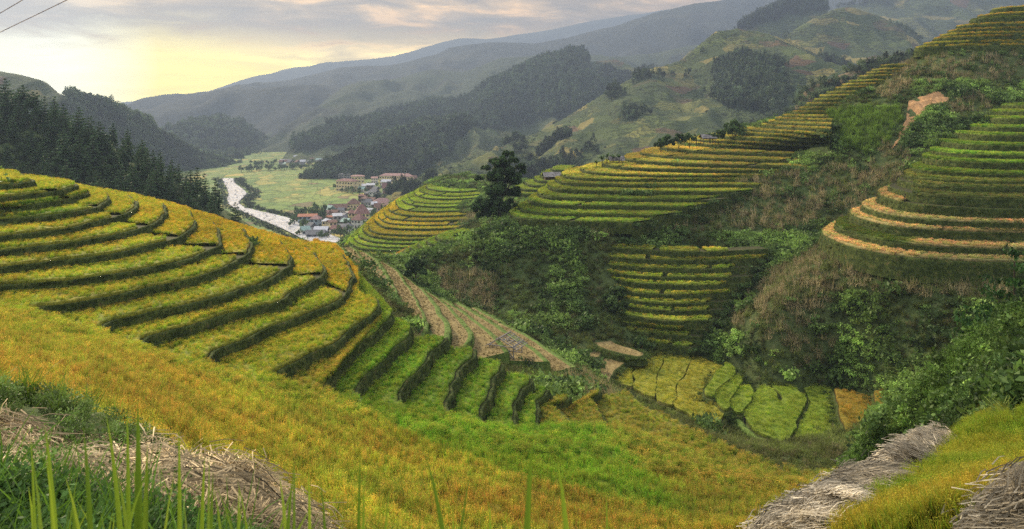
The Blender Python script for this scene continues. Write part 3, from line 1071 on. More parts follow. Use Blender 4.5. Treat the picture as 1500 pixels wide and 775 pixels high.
def left_col(k, Q, z):
    j = nL - 1 - k                       # 0 = highest
    m = len(Q)
    i = np.arange(m)
    u, v = HU + F * Q[:, 0] / Q[:, 1], HV - F * z / Q[:, 1]
    base = np.tile(np.array(YG), (m, 1))
    if j <= 12:
        # the lobes over the ridge are riper, more so lower down the ridge
        ripe = np.clip((j - 3) / 4, 0, 1)
        lob = np.clip((54 - i) / 8.0, 0, 1)[:, None] * ripe
        base = base * (1 - lob) + np.array(GOLD) * lob
        yl = np.clip((u - 150) / 350, 0, 1)[:, None]
        base = base * (1 - 0.25 * yl) + np.array((0.36, 0.36, 0.03)) * 0.25 * yl
    if 2 <= j <= 3:
        gg = ((u > 20) & (u < 95) & (i > 48) & (i < 110))[:, None] * 0.8
        base = base * (1 - gg) + np.array(GREEN) * gg
    if 14 <= j <= 19:
        base = np.tile(np.array((0.28, 0.43, 0.045)), (m, 1))
    if j == 13:
        base = lerpc((0.28, 0.43, 0.045), (0.42, 0.40, 0.055), np.clip((i - 60) / 40.0, 0, 1))
        base = lerpc(base[0], YG, np.zeros(m)) if False else base
    if j >= 20:
        base = np.tile(np.array((0.38, 0.38, 0.06)), (m, 1))
    # near side of the hollow
    ns = i > 150
    gold = (0.46, 0.40, 0.065)
    if j <= 13:
        w_ = np.clip((i - 150) / 20.0, 0, 1)[:, None]
        nn = (fbm(Q[:, 0], Q[:, 1], 9, 3, 44) * 1.5)[:, None]
        nn = nn + np.clip((64 - Q[:, 1]) / 28, 0.08, 0.75)[:, None]
        nc = np.array(gold) * nn.clip(0, 1) + np.array((0.46, 0.49, 0.065)) * (1 - nn.clip(0, 1))
        base = base * (1 - w_) + nc * w_
        if j == 99:
            base = base * (1 - 0.35 * w_) + np.array(GREEN) * 0.35 * w_
    else:
        w_ = (np.clip((i - 150) / 20.0, 0, 1) * np.clip((u - 850 - (v - 640)) / 50, 0, 1))[:, None]
        base = base * (1 - w_) + np.array((0.40, 0.40, 0.065)) * w_
    return base


def left_gap(k, Q, z):
    j = nL - 1 - k
    g_ = np.ones(len(Q), bool)
    if 1 <= j <= 11: g_[53:56] = False
    return g_


terraces('left_terraced_hill', 'broad yellow green rice terraces curving round the near hollow on the left', LEFTC, left_col, topwidth=14, gapf=left_gap, rice_h=0.47)


def centre_col(k, Q, z):
    u = HU + F * Q[:, 0] / Q[:, 1]
    t_ = np.clip((k - 3) / 6, 0, 1)
    r = (fbm(Q[:, 0], Q[:, 1], 14, 3, 9) + 0.5)[:, None]
    c_ = lerpc((0.27, 0.36, 0.045), (0.44, 0.41, 0.08), t_ * np.ones(len(Q)))
    return c_ * (0.75 + 0.5 * r)


terraces('middle_terraced_hill', 'tiers of ripening rice terraces climbing the middle spur to the ridge', CENTRE, centre_col, topwidth=5, rice_h=0.5, plots=26, bankcol=(0.12, 0.145, 0.035))
terraces('upper_terraced_hill', 'golden rice terraces high up in the top right corner', UPPER, lambda k, Q, z: np.array((0.46, 0.40, 0.05)) if k not in (6,) else np.array((0.25, 0.30, 0.04)), topwidth=8, rice_h=0.6, plots=22)


def right_col(k, Q, z):
    if k in (0, 2, 3): return np.array(TAN)
    if k == 1:
        u = HU + F * Q[:, 0] / Q[:, 1]
        return lerpc((0.14, 0.22, 0.03), TAN, (u - 1330) / 15.)
    if k in (5, 6): return np.array((0.17, 0.21, 0.05))
    if k == 4: return np.array((0.50, 0.42, 0.17))
    if k == 7: return np.array((0.20, 0.26, 0.05))
    return np.array((0.25, 0.38, 0.045))


def right_gap(k, Q, z):
    u = HU + F * Q[:, 0] / Q[:, 1]
    if k == 4: return u < 1325
    if k in (5, 6): return u > 1340
    return np.ones(len(Q), bool)


terraces('right_terraced_hill', 'steep rounded hill of thin rice terraces with tall grassy banks on the right', RIGHT, right_col, topwidth=5, rice_h=0.6, gapf=right_gap, plots=70, bankcol=(0.23, 0.26, 0.07))
def lower_gap(k, Q, z):
    u = HU + F * Q[:, 0] / Q[:, 1]
    a_, b_ = _hash(np.array(k), np.array(3), 1), _hash(np.array(k), np.array(9), 2)
    return (u > 850 + 16 * a_) & (u < u.max() - 60 * b_)


terraces('lower_terraced_slope', 'small uneven rice terraces in the dip below the cornfield', LOWER, lambda k, Q, z: np.array((0.38, 0.44, 0.06)) * (1.0 + 0.04 * (k % 5)), bankcol=(0.13, 0.19, 0.045), gapf=lower_gap, topwidth=4, rice_h=0.55, plots=18)
terraces('far_terraced_knoll', 'green and yellow arc of terraces round the knoll above the village', ARC,
         lambda k, Q, z: np.array(GREEN) * 1.25 if (k < 4 or k > 9) else np.array((0.46, 0.42, 0.04)), topwidth=8, rice_h=0.4, plots=50)
terraces('small_terraced_nook', 'small orange and green terraces tucked beside the bushy spur', SMALL,
         lambda k, Q, z: np.array((0.52, 0.36, 0.05)) if k < 4 else np.array((0.24, 0.36, 0.04)), topwidth=5, rice_h=0.45)
terraces('terraces_behind_hut', 'green rice terraces behind the dark tree and the small hut', BEHIND, lambda k, Q, z: np.array((0.26, 0.36, 0.05)), topwidth=8, rice_h=0.45)
terraces('harvested_terraces', 'harvested tan stubble strips with green bunds behind the near hill', HARVC, lambda k, Q, z: None, topwidth=7, crop=False, bankcol=(0.16, 0.26, 0.05), grass=3.5)
# ------------------------------------------------------------------ valley floor and far hills
VZ = -93.0


def hillmat(name, forest, fields=0.5, fsc=0.006, contour=0.0, green=(0.050, 0.072, 0.026)):
    m, nt, o = newmat(name)
    pos = N(nt, 'ShaderNodeNewGeometry').outputs['Position']
    nb = noise(nt, fsc * 0.8, 5, 0.6)
    vor = N(nt, 'ShaderNodeTexVoronoi', i_Scale=fsc * 3.0)
    mp = N(nt, 'ShaderNodeMapping')
    mp.inputs['Scale'].default_value = (1, 0.6, 2.2)
    wv = N(nt, 'ShaderNodeVectorMath', operation='ADD')
    nz = N(nt, 'ShaderNodeTexNoise', i_Scale=fsc * 2, i_Detail=4.0)
    nt.links.new(pos, nz.inputs['Vector'])
    sc_ = N(nt, 'ShaderNodeVectorMath', operation='SCALE', i_Scale=0.35 / fsc)
    nt.links.new(nz.outputs['Color'], sc_.inputs[0])
    nt.links.new(pos, wv.inputs[0]); nt.links.new(sc_.outputs[0], wv.inputs[1])
    nt.links.new(wv.outputs[0], mp.inputs[0])
    nt.links.new(mp.outputs[0], vor.inputs['Vector'])
    sp = N(nt, 'ShaderNodeSeparateColor')
    nt.links.new(vor.outputs['Color'], sp.inputs[0])
    fc = ramp(nt, sp.outputs[0], [(0.0, (0.055, 0.08, 0.03)), (0.35, (0.08, 0.11, 0.035)), (0.55, (0.14, 0.15, 0.045)), (0.72, (0.22, 0.19, 0.06)), (0.86, (0.12, 0.08, 0.045)), (0.95, (0.07, 0.09, 0.035))], 'CONSTANT')
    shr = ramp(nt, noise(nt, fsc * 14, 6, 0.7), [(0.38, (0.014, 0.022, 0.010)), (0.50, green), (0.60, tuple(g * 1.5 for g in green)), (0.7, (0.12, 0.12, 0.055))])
    fm = ramp(nt, nb, [(0.5 - 0.12 * fields, (0, 0, 0)), (0.56, (1, 1, 1))])
    fmask = math_(nt, 'MULTIPLY', fm, math_(nt, 'MULTIPLY', sp.outputs[1], fields * 1.6), clamp=True)
    c = mixc(nt, fmask, shr, fc)
    if contour > 0:
        s = N(nt, 'ShaderNodeSeparateXYZ'); nt.links.new(pos, s.inputs[0])
        wz = math_(nt, 'ADD', s.outputs[2], math_(nt, 'MULTIPLY', noise(nt, fsc * 3, 3), contour * 6))
        fr = math_(nt, 'FRACT', math_(nt, 'DIVIDE', wz, contour))
        ln = ramp(nt, fr, [(0.0, (0.45, 0.5, 0.5)), (0.4, (0.6, 0.62, 0.6)), (0.5, (1.1, 1.1, 1.05)), (0.95, (1.25, 1.2, 1.0)), (1.0, (0.5, 0.5, 0.5))])
        lm = ramp(nt, noise(nt, fsc * 1.3, 4), [(0.42, (0, 0, 0)), (0.52, (1, 1, 1))])
        c = mixc(nt, math_(nt, 'MULTIPLY', lm, 0.9), c, mixc(nt, 1.0, c, ln, 'MULTIPLY'))
    fo = N(nt, 'ShaderNodeAttribute', attribute_type='GEOMETRY', attribute_name='forest')
    fcol = ramp(nt, noise(nt, fsc * 25, 4, 0.7), [(0.35, (0.015, 0.028, 0.013)), (0.65, (0.06, 0.09, 0.035))])
    c = mixc(nt, fo.outputs['Fac'], c, fcol)
    surf(nt, o, c, 0.95, 0, (noise(nt, fsc * 12, 6, 0.75), 1.0, 0.03 / fsc))
    return m


M['valley'] = None


def ridge(name, label, crest, w, mat, zf=-97.0, nu=160, nr=44, amp=None, gul=None, pw=1.0, forest=None, seed=1, back=0.5, step=None, parent=None, base=None):
    """a hill: crest line given at pixels and depths, slope falling toward the valley in front and again behind"""
    u = np.array([c_[0] for c_ in crest], float)
    uu = np.linspace(u[0], u[-1], nu)
    v = np.interp(uu, u, [c_[1] for c_ in crest])
    Yc = np.interp(uu, u, [c_[2] for c_ in crest])
    xc, zc = (uu - HU) / F * Yc, (HV - v) / F * Yc
    D_ = float(np.mean(Yc))
    amp = amp if amp is not None else D_ * 0.012
    gul = gul or D_ * 0.05
    zc = zc + fbm(xc, Yc, gul * 0.8, 6, seed) * amp * 0.5
    wv = np.full(nu, w * 1.0) if base is None else Yc - np.interp(uu, [b[0] for b in base], [b[1] for b in base])
    rows, fr = [], []
    for i in range(nr):
        t_ = i / (nr - 1)
        if t_ <= 0.75:
            q = 1 - t_ / 0.75                 # 1 at the foot, 0 on the crest
            Yr = Yc - wv * q
            zr = zf + (zc - zf) * (1 - q ** pw)
            e = min(1, q * 5) * min(1, (1 - q) * 6 + 0.2)
        else:
            q = (t_ - 0.75) / 0.25
            Yr = Yc + wv * back * q
            zr = zc + (zf - zc) * q ** 1.4
            e = q
        xr = xc + (Yr - Yc) * 0.0
        n_ = fbm(xr + seed * 91, Yr * 0.45, gul, 5, seed)
        rid = -np.abs(fbm(xr + seed * 31, Yr * 0.30 + zr * 0.2, gul * 0.9, 4, seed + 50)) * 2.2 + 0.35
        zz_ = zr + (n_ + rid) * amp * 2.2 * e
        if step:
            s_ = zz_ / step
            fl = np.floor(s_)
            zs_ = (fl + np.clip((s_ - fl - 0.45) / 0.5, 0, 1)) * step
            zz_ = zz_ * 0.25 + zs_ * 0.75
        rows.append(np.column_stack([xr, Yr, zz_]))
        fr.append(np.zeros(nu) if forest is None else forest(xr, Yr, zz_, uu, *proj(xr, Yr, zz_)))
    V = np.vstack(rows)
    o = mesh(name, V, gridfaces(nr, nu), mat, smooth=True)
    fr = np.concatenate(fr)
    vattr(o, 'forest', fr)
    tag(o, label, kind='structure')
    return o, V.reshape(nr, nu, 3), fr.reshape(nr, nu)


def forest_on(o, V, fr, n, size, tint, which='tree', name='wood', thr=0.5, crestbias=0.0, seed=0, tall=1.0):
    """trees scattered over the wooded part of a hill mesh"""
    r = np.random.default_rng(seed)
    nr, nu, _ = V.shape
    lim = int(nr * 0.80)
    i = r.uniform(0, lim - 1.01, n * 3)
    if crestbias:
        s = r.uniform(size=n * 3) < crestbias
        i[s] = r.uniform(nr * 0.70, nr * 0.77, s.sum())
    j = r.uniform(0, nu - 1.01, n * 3)
    i0, j0 = i.astype(int), j.astype(int)
    fi, fj = (i - i0)[:, None], (j - j0)[:, None]
    Q = (V[i0, j0] * (1 - fj) + V[i0, j0 + 1] * fj) * (1 - fi) + (V[i0 + 1, j0] * (1 - fj) + V[i0 + 1, j0 + 1] * fj) * fi
    f = fr[i0, j0]
    ok = (f > thr) & inview(Q[:, 0], Q[:, 1], Q[:, 2], 40, 0)
    Q = Q[ok][:n]
    k = len(Q)
    if k == 0: return
    s = size * r.uniform(0.55, 1.15, k)
    sc = np.stack([s, s, s * tall * r.uniform(0.8, 1.4, k)], 1)
    c_ = np.array(tint) * 2.3 * (1 + 0.9 * fbm(Q[:, 0], Q[:, 1], size * 14, 3, seed) + r.normal(0, 0.3, k))[:, None]
    Q[:, 2] -= size * 0.2
    scatter(name, o, Q, sc, np.clip(c_, 0.004, 1), which, tilt=0.08)


# ground sheet of the valley, reaching the horizon
def valleymat():
    m, nt, o = newmat('valley_paddies')
    pos = N(nt, 'ShaderNodeNewGeometry').outputs['Position']
    nz = N(nt, 'ShaderNodeTexNoise', i_Scale=0.02, i_Detail=3.0)
    nt.links.new(pos, nz.inputs['Vector'])
    sc_ = N(nt, 'ShaderNodeVectorMath', operation='SCALE', i_Scale=40.0)
    nt.links.new(nz.outputs['Color'], sc_.inputs[0])
    wv = N(nt, 'ShaderNodeVectorMath', operation='ADD')
    nt.links.new(pos, wv.inputs[0]); nt.links.new(sc_.outputs[0], wv.inputs[1])
    mp = N(nt, 'ShaderNodeMapping'); mp.inputs['Scale'].default_value = (1, 0.4, 1)
    nt.links.new(wv.outputs[0], mp.inputs[0])
    vor = N(nt, 'ShaderNodeTexVoronoi', i_Scale=0.07)
    nt.links.new(mp.outputs[0], vor.inputs['Vector'])
    sp = N(nt, 'ShaderNodeSeparateColor'); nt.links.new(vor.outputs['Color'], sp.inputs[0])
    fc = ramp(nt, sp.outputs[0], [(0.0, (0.15, 0.22, 0.06)), (0.3, (0.20, 0.27, 0.07)), (0.55, (0.24, 0.28, 0.08)), (0.78, (0.33, 0.31, 0.09)), (0.90, (0.40, 0.34, 0.10)), (0.97, (0.20, 0.16, 0.08))], 'CONSTANT')
    ed = N(nt, 'ShaderNodeTexVoronoi', i_Scale=0.07, feature='DISTANCE_TO_EDGE')
    nt.links.new(mp.outputs[0], ed.inputs['Vector'])
    em = ramp(nt, ed.outputs[0], [(0.02, (0.45, 0.5, 0.45)), (0.06, (1, 1, 1))])
    c = mixc(nt, 1.0, fc, em, 'MULTIPLY')
    big = ramp(nt, noise(nt, 0.006, 4), [(0.4, (0.75, 0.85, 0.8)), (0.6, (1.1, 1.05, 1.0))])
    c = mixc(nt, 1.0, c, big, 'MULTIPLY')
    surf(nt, o, c, 0.9, 0, (noise(nt, 0.8, 4), 0.6, 0.5))
    return m


M['valley'] = valleymat()
ys = np.geomspace(150, 9200, 60)
us = np.linspace(-400, 1900, 60)
YY, UU = np.meshgrid(ys, us, indexing='ij')
XX = (UU - HU) / F * YY
ZZ = np.full(XX.shape, VZ) + fbm(XX, YY, 120, 3, 3) * 0.6
vf = mesh('valley_ground', np.stack([XX, YY, ZZ], -1).reshape(-1, 3), gridfaces(*XX.shape)[:, ::-1], M['valley'], smooth=True)
tag(vf, 'flat valley floor of green and yellow paddies around the river', kind='structure')

mh1 = hillmat('hill_cover_near', 0, 0.9, 0.012, 3.2)
mh2 = hillmat('hill_cover_mid', 0, 0.6, 0.006, 7.0)
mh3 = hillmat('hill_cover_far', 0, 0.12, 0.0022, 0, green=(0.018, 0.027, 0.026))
ALL = lambda x, y, z, u0, u, v: np.ones(len(x))
NONE = lambda x, y, z, u0, u, v: np.zeros(len(x))

hills = {}
# faint mountains at the horizon
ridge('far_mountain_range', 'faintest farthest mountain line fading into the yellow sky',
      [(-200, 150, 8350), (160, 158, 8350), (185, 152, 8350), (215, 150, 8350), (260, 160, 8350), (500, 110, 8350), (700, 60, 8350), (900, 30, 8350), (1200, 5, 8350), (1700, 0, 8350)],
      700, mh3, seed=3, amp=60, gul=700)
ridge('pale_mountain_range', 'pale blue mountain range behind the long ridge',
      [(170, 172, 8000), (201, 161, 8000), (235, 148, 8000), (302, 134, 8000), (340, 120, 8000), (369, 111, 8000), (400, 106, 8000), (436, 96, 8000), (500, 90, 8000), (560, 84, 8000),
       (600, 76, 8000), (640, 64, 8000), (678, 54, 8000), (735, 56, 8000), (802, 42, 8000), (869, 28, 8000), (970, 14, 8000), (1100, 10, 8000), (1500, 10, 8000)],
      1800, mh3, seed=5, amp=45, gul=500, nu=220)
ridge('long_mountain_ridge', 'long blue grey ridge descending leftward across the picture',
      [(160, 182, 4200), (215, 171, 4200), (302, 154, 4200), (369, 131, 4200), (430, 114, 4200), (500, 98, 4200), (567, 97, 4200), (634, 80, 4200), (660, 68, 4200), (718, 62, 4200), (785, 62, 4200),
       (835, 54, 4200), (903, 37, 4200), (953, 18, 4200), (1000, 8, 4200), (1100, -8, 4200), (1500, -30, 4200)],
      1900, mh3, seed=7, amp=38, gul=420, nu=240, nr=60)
ridge('middle_mountain_spur', 'dark blue mountain spur with pale field patches',
      [(330, 232, 3000), (386, 196, 3000), (436, 174, 3000), (500, 146, 3000), (567, 118, 3000), (634, 103, 3000), (680, 108, 3000), (735, 84, 3000), (835, 78, 3000), (900, 82, 3000), (950, 78, 3000), (1050, 60, 3000), (1250, 50, 3000)],
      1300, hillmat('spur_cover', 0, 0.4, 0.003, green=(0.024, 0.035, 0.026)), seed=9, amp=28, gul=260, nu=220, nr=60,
      forest=lambda x, y, z, u0, u, v: (fbm(x, y, 300, 3, 8) > -0.08) * 0.85)
ridge('hazy_forest_slope', 'hazy wooded slope behind the far settlement',
      [(370, 236, 2700), (400, 232, 2700), (440, 216, 2700), (480, 200, 2700), (520, 184, 2650), (550, 170, 2600), (590, 156, 2600), (620, 140, 2600), (650, 128, 2600), (680, 134, 2600), (720, 150, 2600), (800, 170, 2600)],
      650, hillmat('hazy_cover', 0, 0.9, 0.005), seed=12, amp=16, gul=140, nu=160,
      forest=lambda x, y, z, u0, u, v: (fbm(x, y, 160, 3, 8) > 0.0) * 0.9)
o, V, fr = ridge('round_wooded_hill', 'solitary dome shaped wooded hill beyond the river bend',
      [(235, 262, 1950), (262, 212, 1950), (272, 198, 1950), (290, 189, 1950), (315, 180, 1950), (335, 182, 1950), (352, 182, 1950), (372, 196, 1950), (390, 212, 1950), (412, 224, 1950), (430, 236, 1950), (442, 246, 1950)],
      450, mh2, seed=14, amp=7, gul=90, pw=1.6, forest=ALL)
forest_on(o, V, fr, 2600, 8.5, (0.030, 0.045, 0.018), seed=14)
o, V, fr = ridge('left_far_wooded_ridge', 'grey blue wooded ridge on the far left with fields near its crest',
      [(-260, 60, 1000), (-60, 96, 1000), (0, 107, 1000), (20, 110, 1000), (60, 118, 1000), (80, 136, 1000), (110, 148, 1000), (150, 156, 1050), (185, 172, 1080), (210, 180, 1100), (235, 200, 1150), (260, 214, 1200),
       (290, 232, 1300), (320, 240, 1350), (345, 250, 1380), (362, 262, 1400)],
      330, hillmat('left_ridge_cover', 0, 1.0, 0.012, 4.0), seed=16, amp=10, gul=90, nu=200, pw=1.2,
      forest=lambda x, y, z, u0, u, v: 1.0 * ((u > 92) | (v > 168 + 8 * np.sin(x / 20))))
forest_on(o, V, fr, 5200, 5.2, (0.038, 0.055, 0.022), seed=16, crestbias=0.15)
ridge_l = o
o, V, fr = ridge('dark_forest_ridge', 'dark pine covered ridge in the centre distance',
      [(500, 210, 2000), (525, 192, 2000), (550, 174, 2000), (590, 166, 2000), (634, 158, 2000), (665, 156, 2000), (688, 147, 2000), (710, 130, 2000), (735, 119, 2000), (785, 97, 2000), (815, 88, 2000), (838, 80, 2000), (856, 80, 2000),
       (862, 90, 2000), (903, 86, 2000), (936, 101, 1950), (985, 96, 1950), (1010, 74, 2100), (1060, 60, 2100), (1200, 50, 2100)],
      620, hillmat('dark_ridge_cover', 0, 1.0, 0.006, 5.0), seed=18, amp=18, gul=150, nu=220, nr=60,
      forest=lambda x, y, z, u0, u, v: 1.0 * (((u < 862) & (v < 205 - (u - 560) * 0.14 + 22 * fbm(x, y, 90, 3, 2))) | ((u > 800) & (u < 960) & (v > 112 + 6 * np.sin(u / 9)) & (v < 165))))
forest_on(o, V, fr, 9000, 7.0, (0.024, 0.038, 0.017), seed=18, crestbias=0.12, tall=1.3)
o, V, fr = ridge('wooded_foothill', 'rounded dark wooded foothill rising right behind the schools',
      [(518, 262, 1450), (527, 240, 1450), (545, 222, 1450), (560, 212, 1450), (590, 196, 1450), (615, 186, 1450), (640, 184, 1450), (680, 180, 1450), (720, 196, 1400), (760, 206, 1400), (800, 214, 1400)],
      380, hillmat('foothill_cover', 0, 0.7, 0.012, 3.0), seed=21, amp=9, gul=80, nu=160, pw=1.3,
      forest=lambda x, y, z, u0, u, v: 1.0 * (u < 700 - (v - 180) * 1.1 + 30 * fbm(x, y, 60, 3, 2)))
forest_on(o, V, fr, 5200, 5.5, (0.026, 0.040, 0.017), seed=21, crestbias=0.1, tall=1.2)
# high hills that fill the upper right
o, V, fr = ridge('high_far_hillside', 'high terraced hillside closing the view at the upper right',
      [(1150, 60, 2500), (1200, 22, 2500), (1235, 10, 2500), (1290, -6, 2500), (1400, -30, 2500), (1800, -60, 2500)], 900,
      hillmat('high_hill_cover', 0, 1.6, 0.006, 7.0), seed=24, amp=22, gul=170, nu=200, nr=70,
      forest=lambda x, y, z, u0, u, v: 1.0 * (((u < 1310) & (u > 1225) & (v < 12)) | (fbm(x, y, 120, 3, 5) > 0.33)))
forest_on(o, V, fr, 900, 8, (0.03, 0.042, 0.02), seed=24, crestbias=0.2)
o, V, fr = ridge('wood_topped_hill', 'hill with a belt of dark wood along its crest at the upper right',
      [(1060, 62, 1900), (1088, 40, 1900), (1110, 26, 1900), (1140, 14, 1900), (1170, 6, 1900), (1205, 6, 1900), (1212, 18, 1900), (1240, 34, 1900), (1300, 60, 1900)], 500,
      hillmat('wood_topped_cover', 0, 0.8, 0.008, 6.0), seed=26, amp=9, gul=100, nu=150,
      forest=lambda x, y, z, u0, u, v: 1.0 * ((v < 46 - (u - 1088) * 0.22) & (u < 1216)))
forest_on(o, V, fr, 1500, 7.5, (0.024, 0.036, 0.018), seed=26, crestbias=0.3, tall=1.3)
o, V, fr = ridge('rounded_green_hill', 'broad rounded green hill with faint field lines at the upper right',
      [(1120, 75, 1500), (1148, 52, 1500), (1175, 35, 1500), (1201, 22, 1500), (1225, 12, 1500), (1250, 10, 1500), (1275, 18, 1500), (1310, 34, 1500), (1345, 56, 1500), (1375, 76, 1500), (1450, 100, 1500), (1560, 110, 1500)], 520,
      hillmat('rounded_hill_cover', 0, 1.2, 0.010, 6.0), seed=28, amp=13, gul=100, nu=180, nr=70, pw=1.1, step=5.0,
      forest=lambda x, y, z, u0, u, v: 1.0 * (fbm(x, y, 70, 4, 5) > 0.30))
forest_on(o, V, fr, 1200, 5, (0.035, 0.05, 0.022), seed=28)
o, V, fr = ridge('corn_covered_shoulder', 'brown corn covered shoulder just behind the middle ridge',
      [(1130, 190, 560), (1160, 168, 560), (1183, 128, 560), (1195, 122, 560), (1230, 108, 560), (1262, 99, 560), (1300, 88, 560), (1340, 80, 560), (1450, 70, 560)], 190,
      noisemat('corn_ground', [(0.35, (0.05, 0.06, 0.025)), (0.5, (0.13, 0.10, 0.055)), (0.7, (0.22, 0.16, 0.09))], 0.12, bump=1.0, bd=2, detail=8), seed=31, amp=3, gul=40, nu=120,
      forest=lambda x, y, z, u0, u, v: 1.0 * ((v > 126 + 0.2 * (1220 - u)) & (u < 1260) | (v < 112) & (u > 1240)))
forest_on(o, V, fr, 1300, 3.0, (0.045, 0.065, 0.025), seed=31)
o, V, fr = ridge('big_green_hillside', 'broad green hillside striped with terraces across the middle distance',
      [(560, 292, 900), (600, 276, 920), (628, 258, 950), (680, 232, 980), (735, 214, 1000), (790, 192, 1030), (835, 168, 1060), (870, 146, 1080), (903, 128, 1100), (946, 101, 1130), (1000, 86, 1150), (1030, 64, 1150), (1050, 47, 1150),
       (1080, 43, 1150), (1107, 45, 1150), (1151, 57, 1150), (1180, 72, 1150), (1201, 82, 1150), (1242, 98, 1150), (1300, 120, 1150)],
      520, hillmat('green_hillside_cover', 0, 1.3, 0.013, 3.6), seed=34, amp=11, gul=120, nu=260, nr=110, pw=1.0, step=4.0,
      base=[(560, 800), (700, 620), (900, 560), (1300, 560)],
      forest=lambda x, y, z, u0, u, v: 1.0 * ((((u - 1100) / 62) ** 2 + ((v - 122) / 46) ** 2 < 1 + 0.8 * fbm(x, y, 40, 3, 3)) | (fbm(x, y, 45, 3, 6) > 0.34)))
big_hill, bigV, bigF = o, V, fr
forest_on(o, V, fr, 6500, 4.2, (0.028, 0.042, 0.018), seed=34, tall=1.2)
forest_on(o, V, np.ones_like(fr) * (fbm(V[..., 0], V[..., 1], 60, 4, 77) > -0.05), 4200, 1.8, (0.045, 0.065, 0.028), which='shrub', name='scrub', seed=35)

# haze of the valley air: one closed box round the camera and everything built
hm, hnt, ho = newmat('valley_haze')
pv = N(hnt, 'ShaderNodeVolumePrincipled', i_Density=0.00025, i_Anisotropy=0.3)
pv.inputs['Color'].default_value = (0.32, 0.42, 0.60, 1)
hnt.links.new(pv.outputs[0], ho.inputs['Volume'])
hm.cycles.homogeneous_volume = True
x0, x1, y0, y1, z0, z1 = -8000, 8000, -1500, 9300, -120, 1050
V = [(x, y, z) for x in (x0, x1) for y in (y0, y1) for z in (z0, z1)]
hz = mesh('haze', V, [(0, 1, 3, 2), (4, 6, 7, 5), (0, 4, 5, 1), (2, 3, 7, 6), (0, 2, 6, 4), (1, 5, 7, 3)], hm)
tag(hz, 'blue valley haze', kind='stuff')
# ------------------------------------------------------------------ what grows on the open hillside
MSK = np.full((int(HY1 - HY0) + 1, int(HX1 - HX0) + 1), -1e9)


def mark(Q, z):
    ix = np.clip(np.round(Q[:, 0] - HX0).astype(int), 0, MSK.shape[1] - 1)
    iy = np.clip(np.round(Q[:, 1] - HY0).astype(int), 0, MSK.shape[0] - 1)
    np.maximum.at(MSK, (iy, ix), z)


def marked(x, y):
    ix = np.clip(np.round(x - HX0).astype(int), 0, MSK.shape[1] - 1)
    iy = np.clip(np.round(y - HY0).astype(int), 0, MSK.shape[0] - 1)
    return MSK[iy, ix] > H(x, y) - 0.15


for grp, tw in ((LEFTC, 14), (CENTRE, 4), (UPPER, 6), (RIGHT, 4), (LOWER, 2), (ARC, 6), (SMALL, 3), (BEHIND, 6), (HARVC, 5)):
    Cs = [c_[1] for c_ in grp]
    a, b = Cs[0], Cs[1]
    T = np.gradient(a, axis=0); Nn = np.stack([-T[:, 1], T[:, 0]], 1)
    sg = 1.0 if np.median((Nn * (b - a)).sum(1)) > 0 else -1.0
    Cs = Cs + [offs(Cs[-1], tw, sg)]
    for kz, (A, B) in enumerate(zip(Cs[:-1], Cs[1:])):
        for t_ in np.linspace(0, 1, 9):
            Q = A * (1 - t_) + B * t_
            mark(Q, grp[kz][0]); mark((Q[1:] + Q[:-1]) / 2, grp[kz][0])


def inpoly(u, v, poly):
    p = np.array(poly, float)
    c_ = np.zeros(len(u), bool)
    j = len(p) - 1
    for i in range(len(p)):
        yi, yj, xi, xj = p[i, 1], p[j, 1], p[i, 0], p[j, 0]
        k = ((yi > v) != (yj > v)) & (u < (xj - xi) * (v - yi) / (yj - yi + 1e-12) + xi)
        c_ ^= k
        j = i
    return c_


# flat paddies at the bottom of the dip
def closed(Q, per=5):
    Q = np.asarray(Q, float); n = len(Q); o = []
    t_ = np.linspace(0, 1, per, endpoint=False)[:, None]
    for i in range(n):
        p0, p1, p2, p3 = Q[i - 1], Q[i], Q[(i + 1) % n], Q[(i + 2) % n]
        d1, d2 = (p2 - p0) * 0.35, (p3 - p1) * 0.35
        o.append((2 * t_**3 - 3 * t_**2 + 1) * p1 + (t_**3 - 2 * t_**2 + t_) * d1 + (-2 * t_**3 + 3 * t_**2) * p2 + (t_**3 - t_**2) * d2)
    return np.vstack(o)


def inset(Q, d):
    n = len(Q)
    T = np.roll(Q, -1, 0) - np.roll(Q, 1, 0)
    T /= np.linalg.norm(T, axis=1, keepdims=True) + 1e-9
    ar = 0.5 * np.sum(Q[:, 0] * np.roll(Q[:, 1], -1) - np.roll(Q[:, 0], -1) * Q[:, 1])
    Nn = np.stack([-T[:, 1], T[:, 0]], 1) * (1 if ar > 0 else -1)
    return Q + Nn * d


from mathutils.geometry import tessellate_polygon
vp = link(bpy.data.objects.new('valley_paddies', None))
tag(vp, 'flat irregular rice paddies in the bottom of the dip with narrow dark bunds', kind='structure')


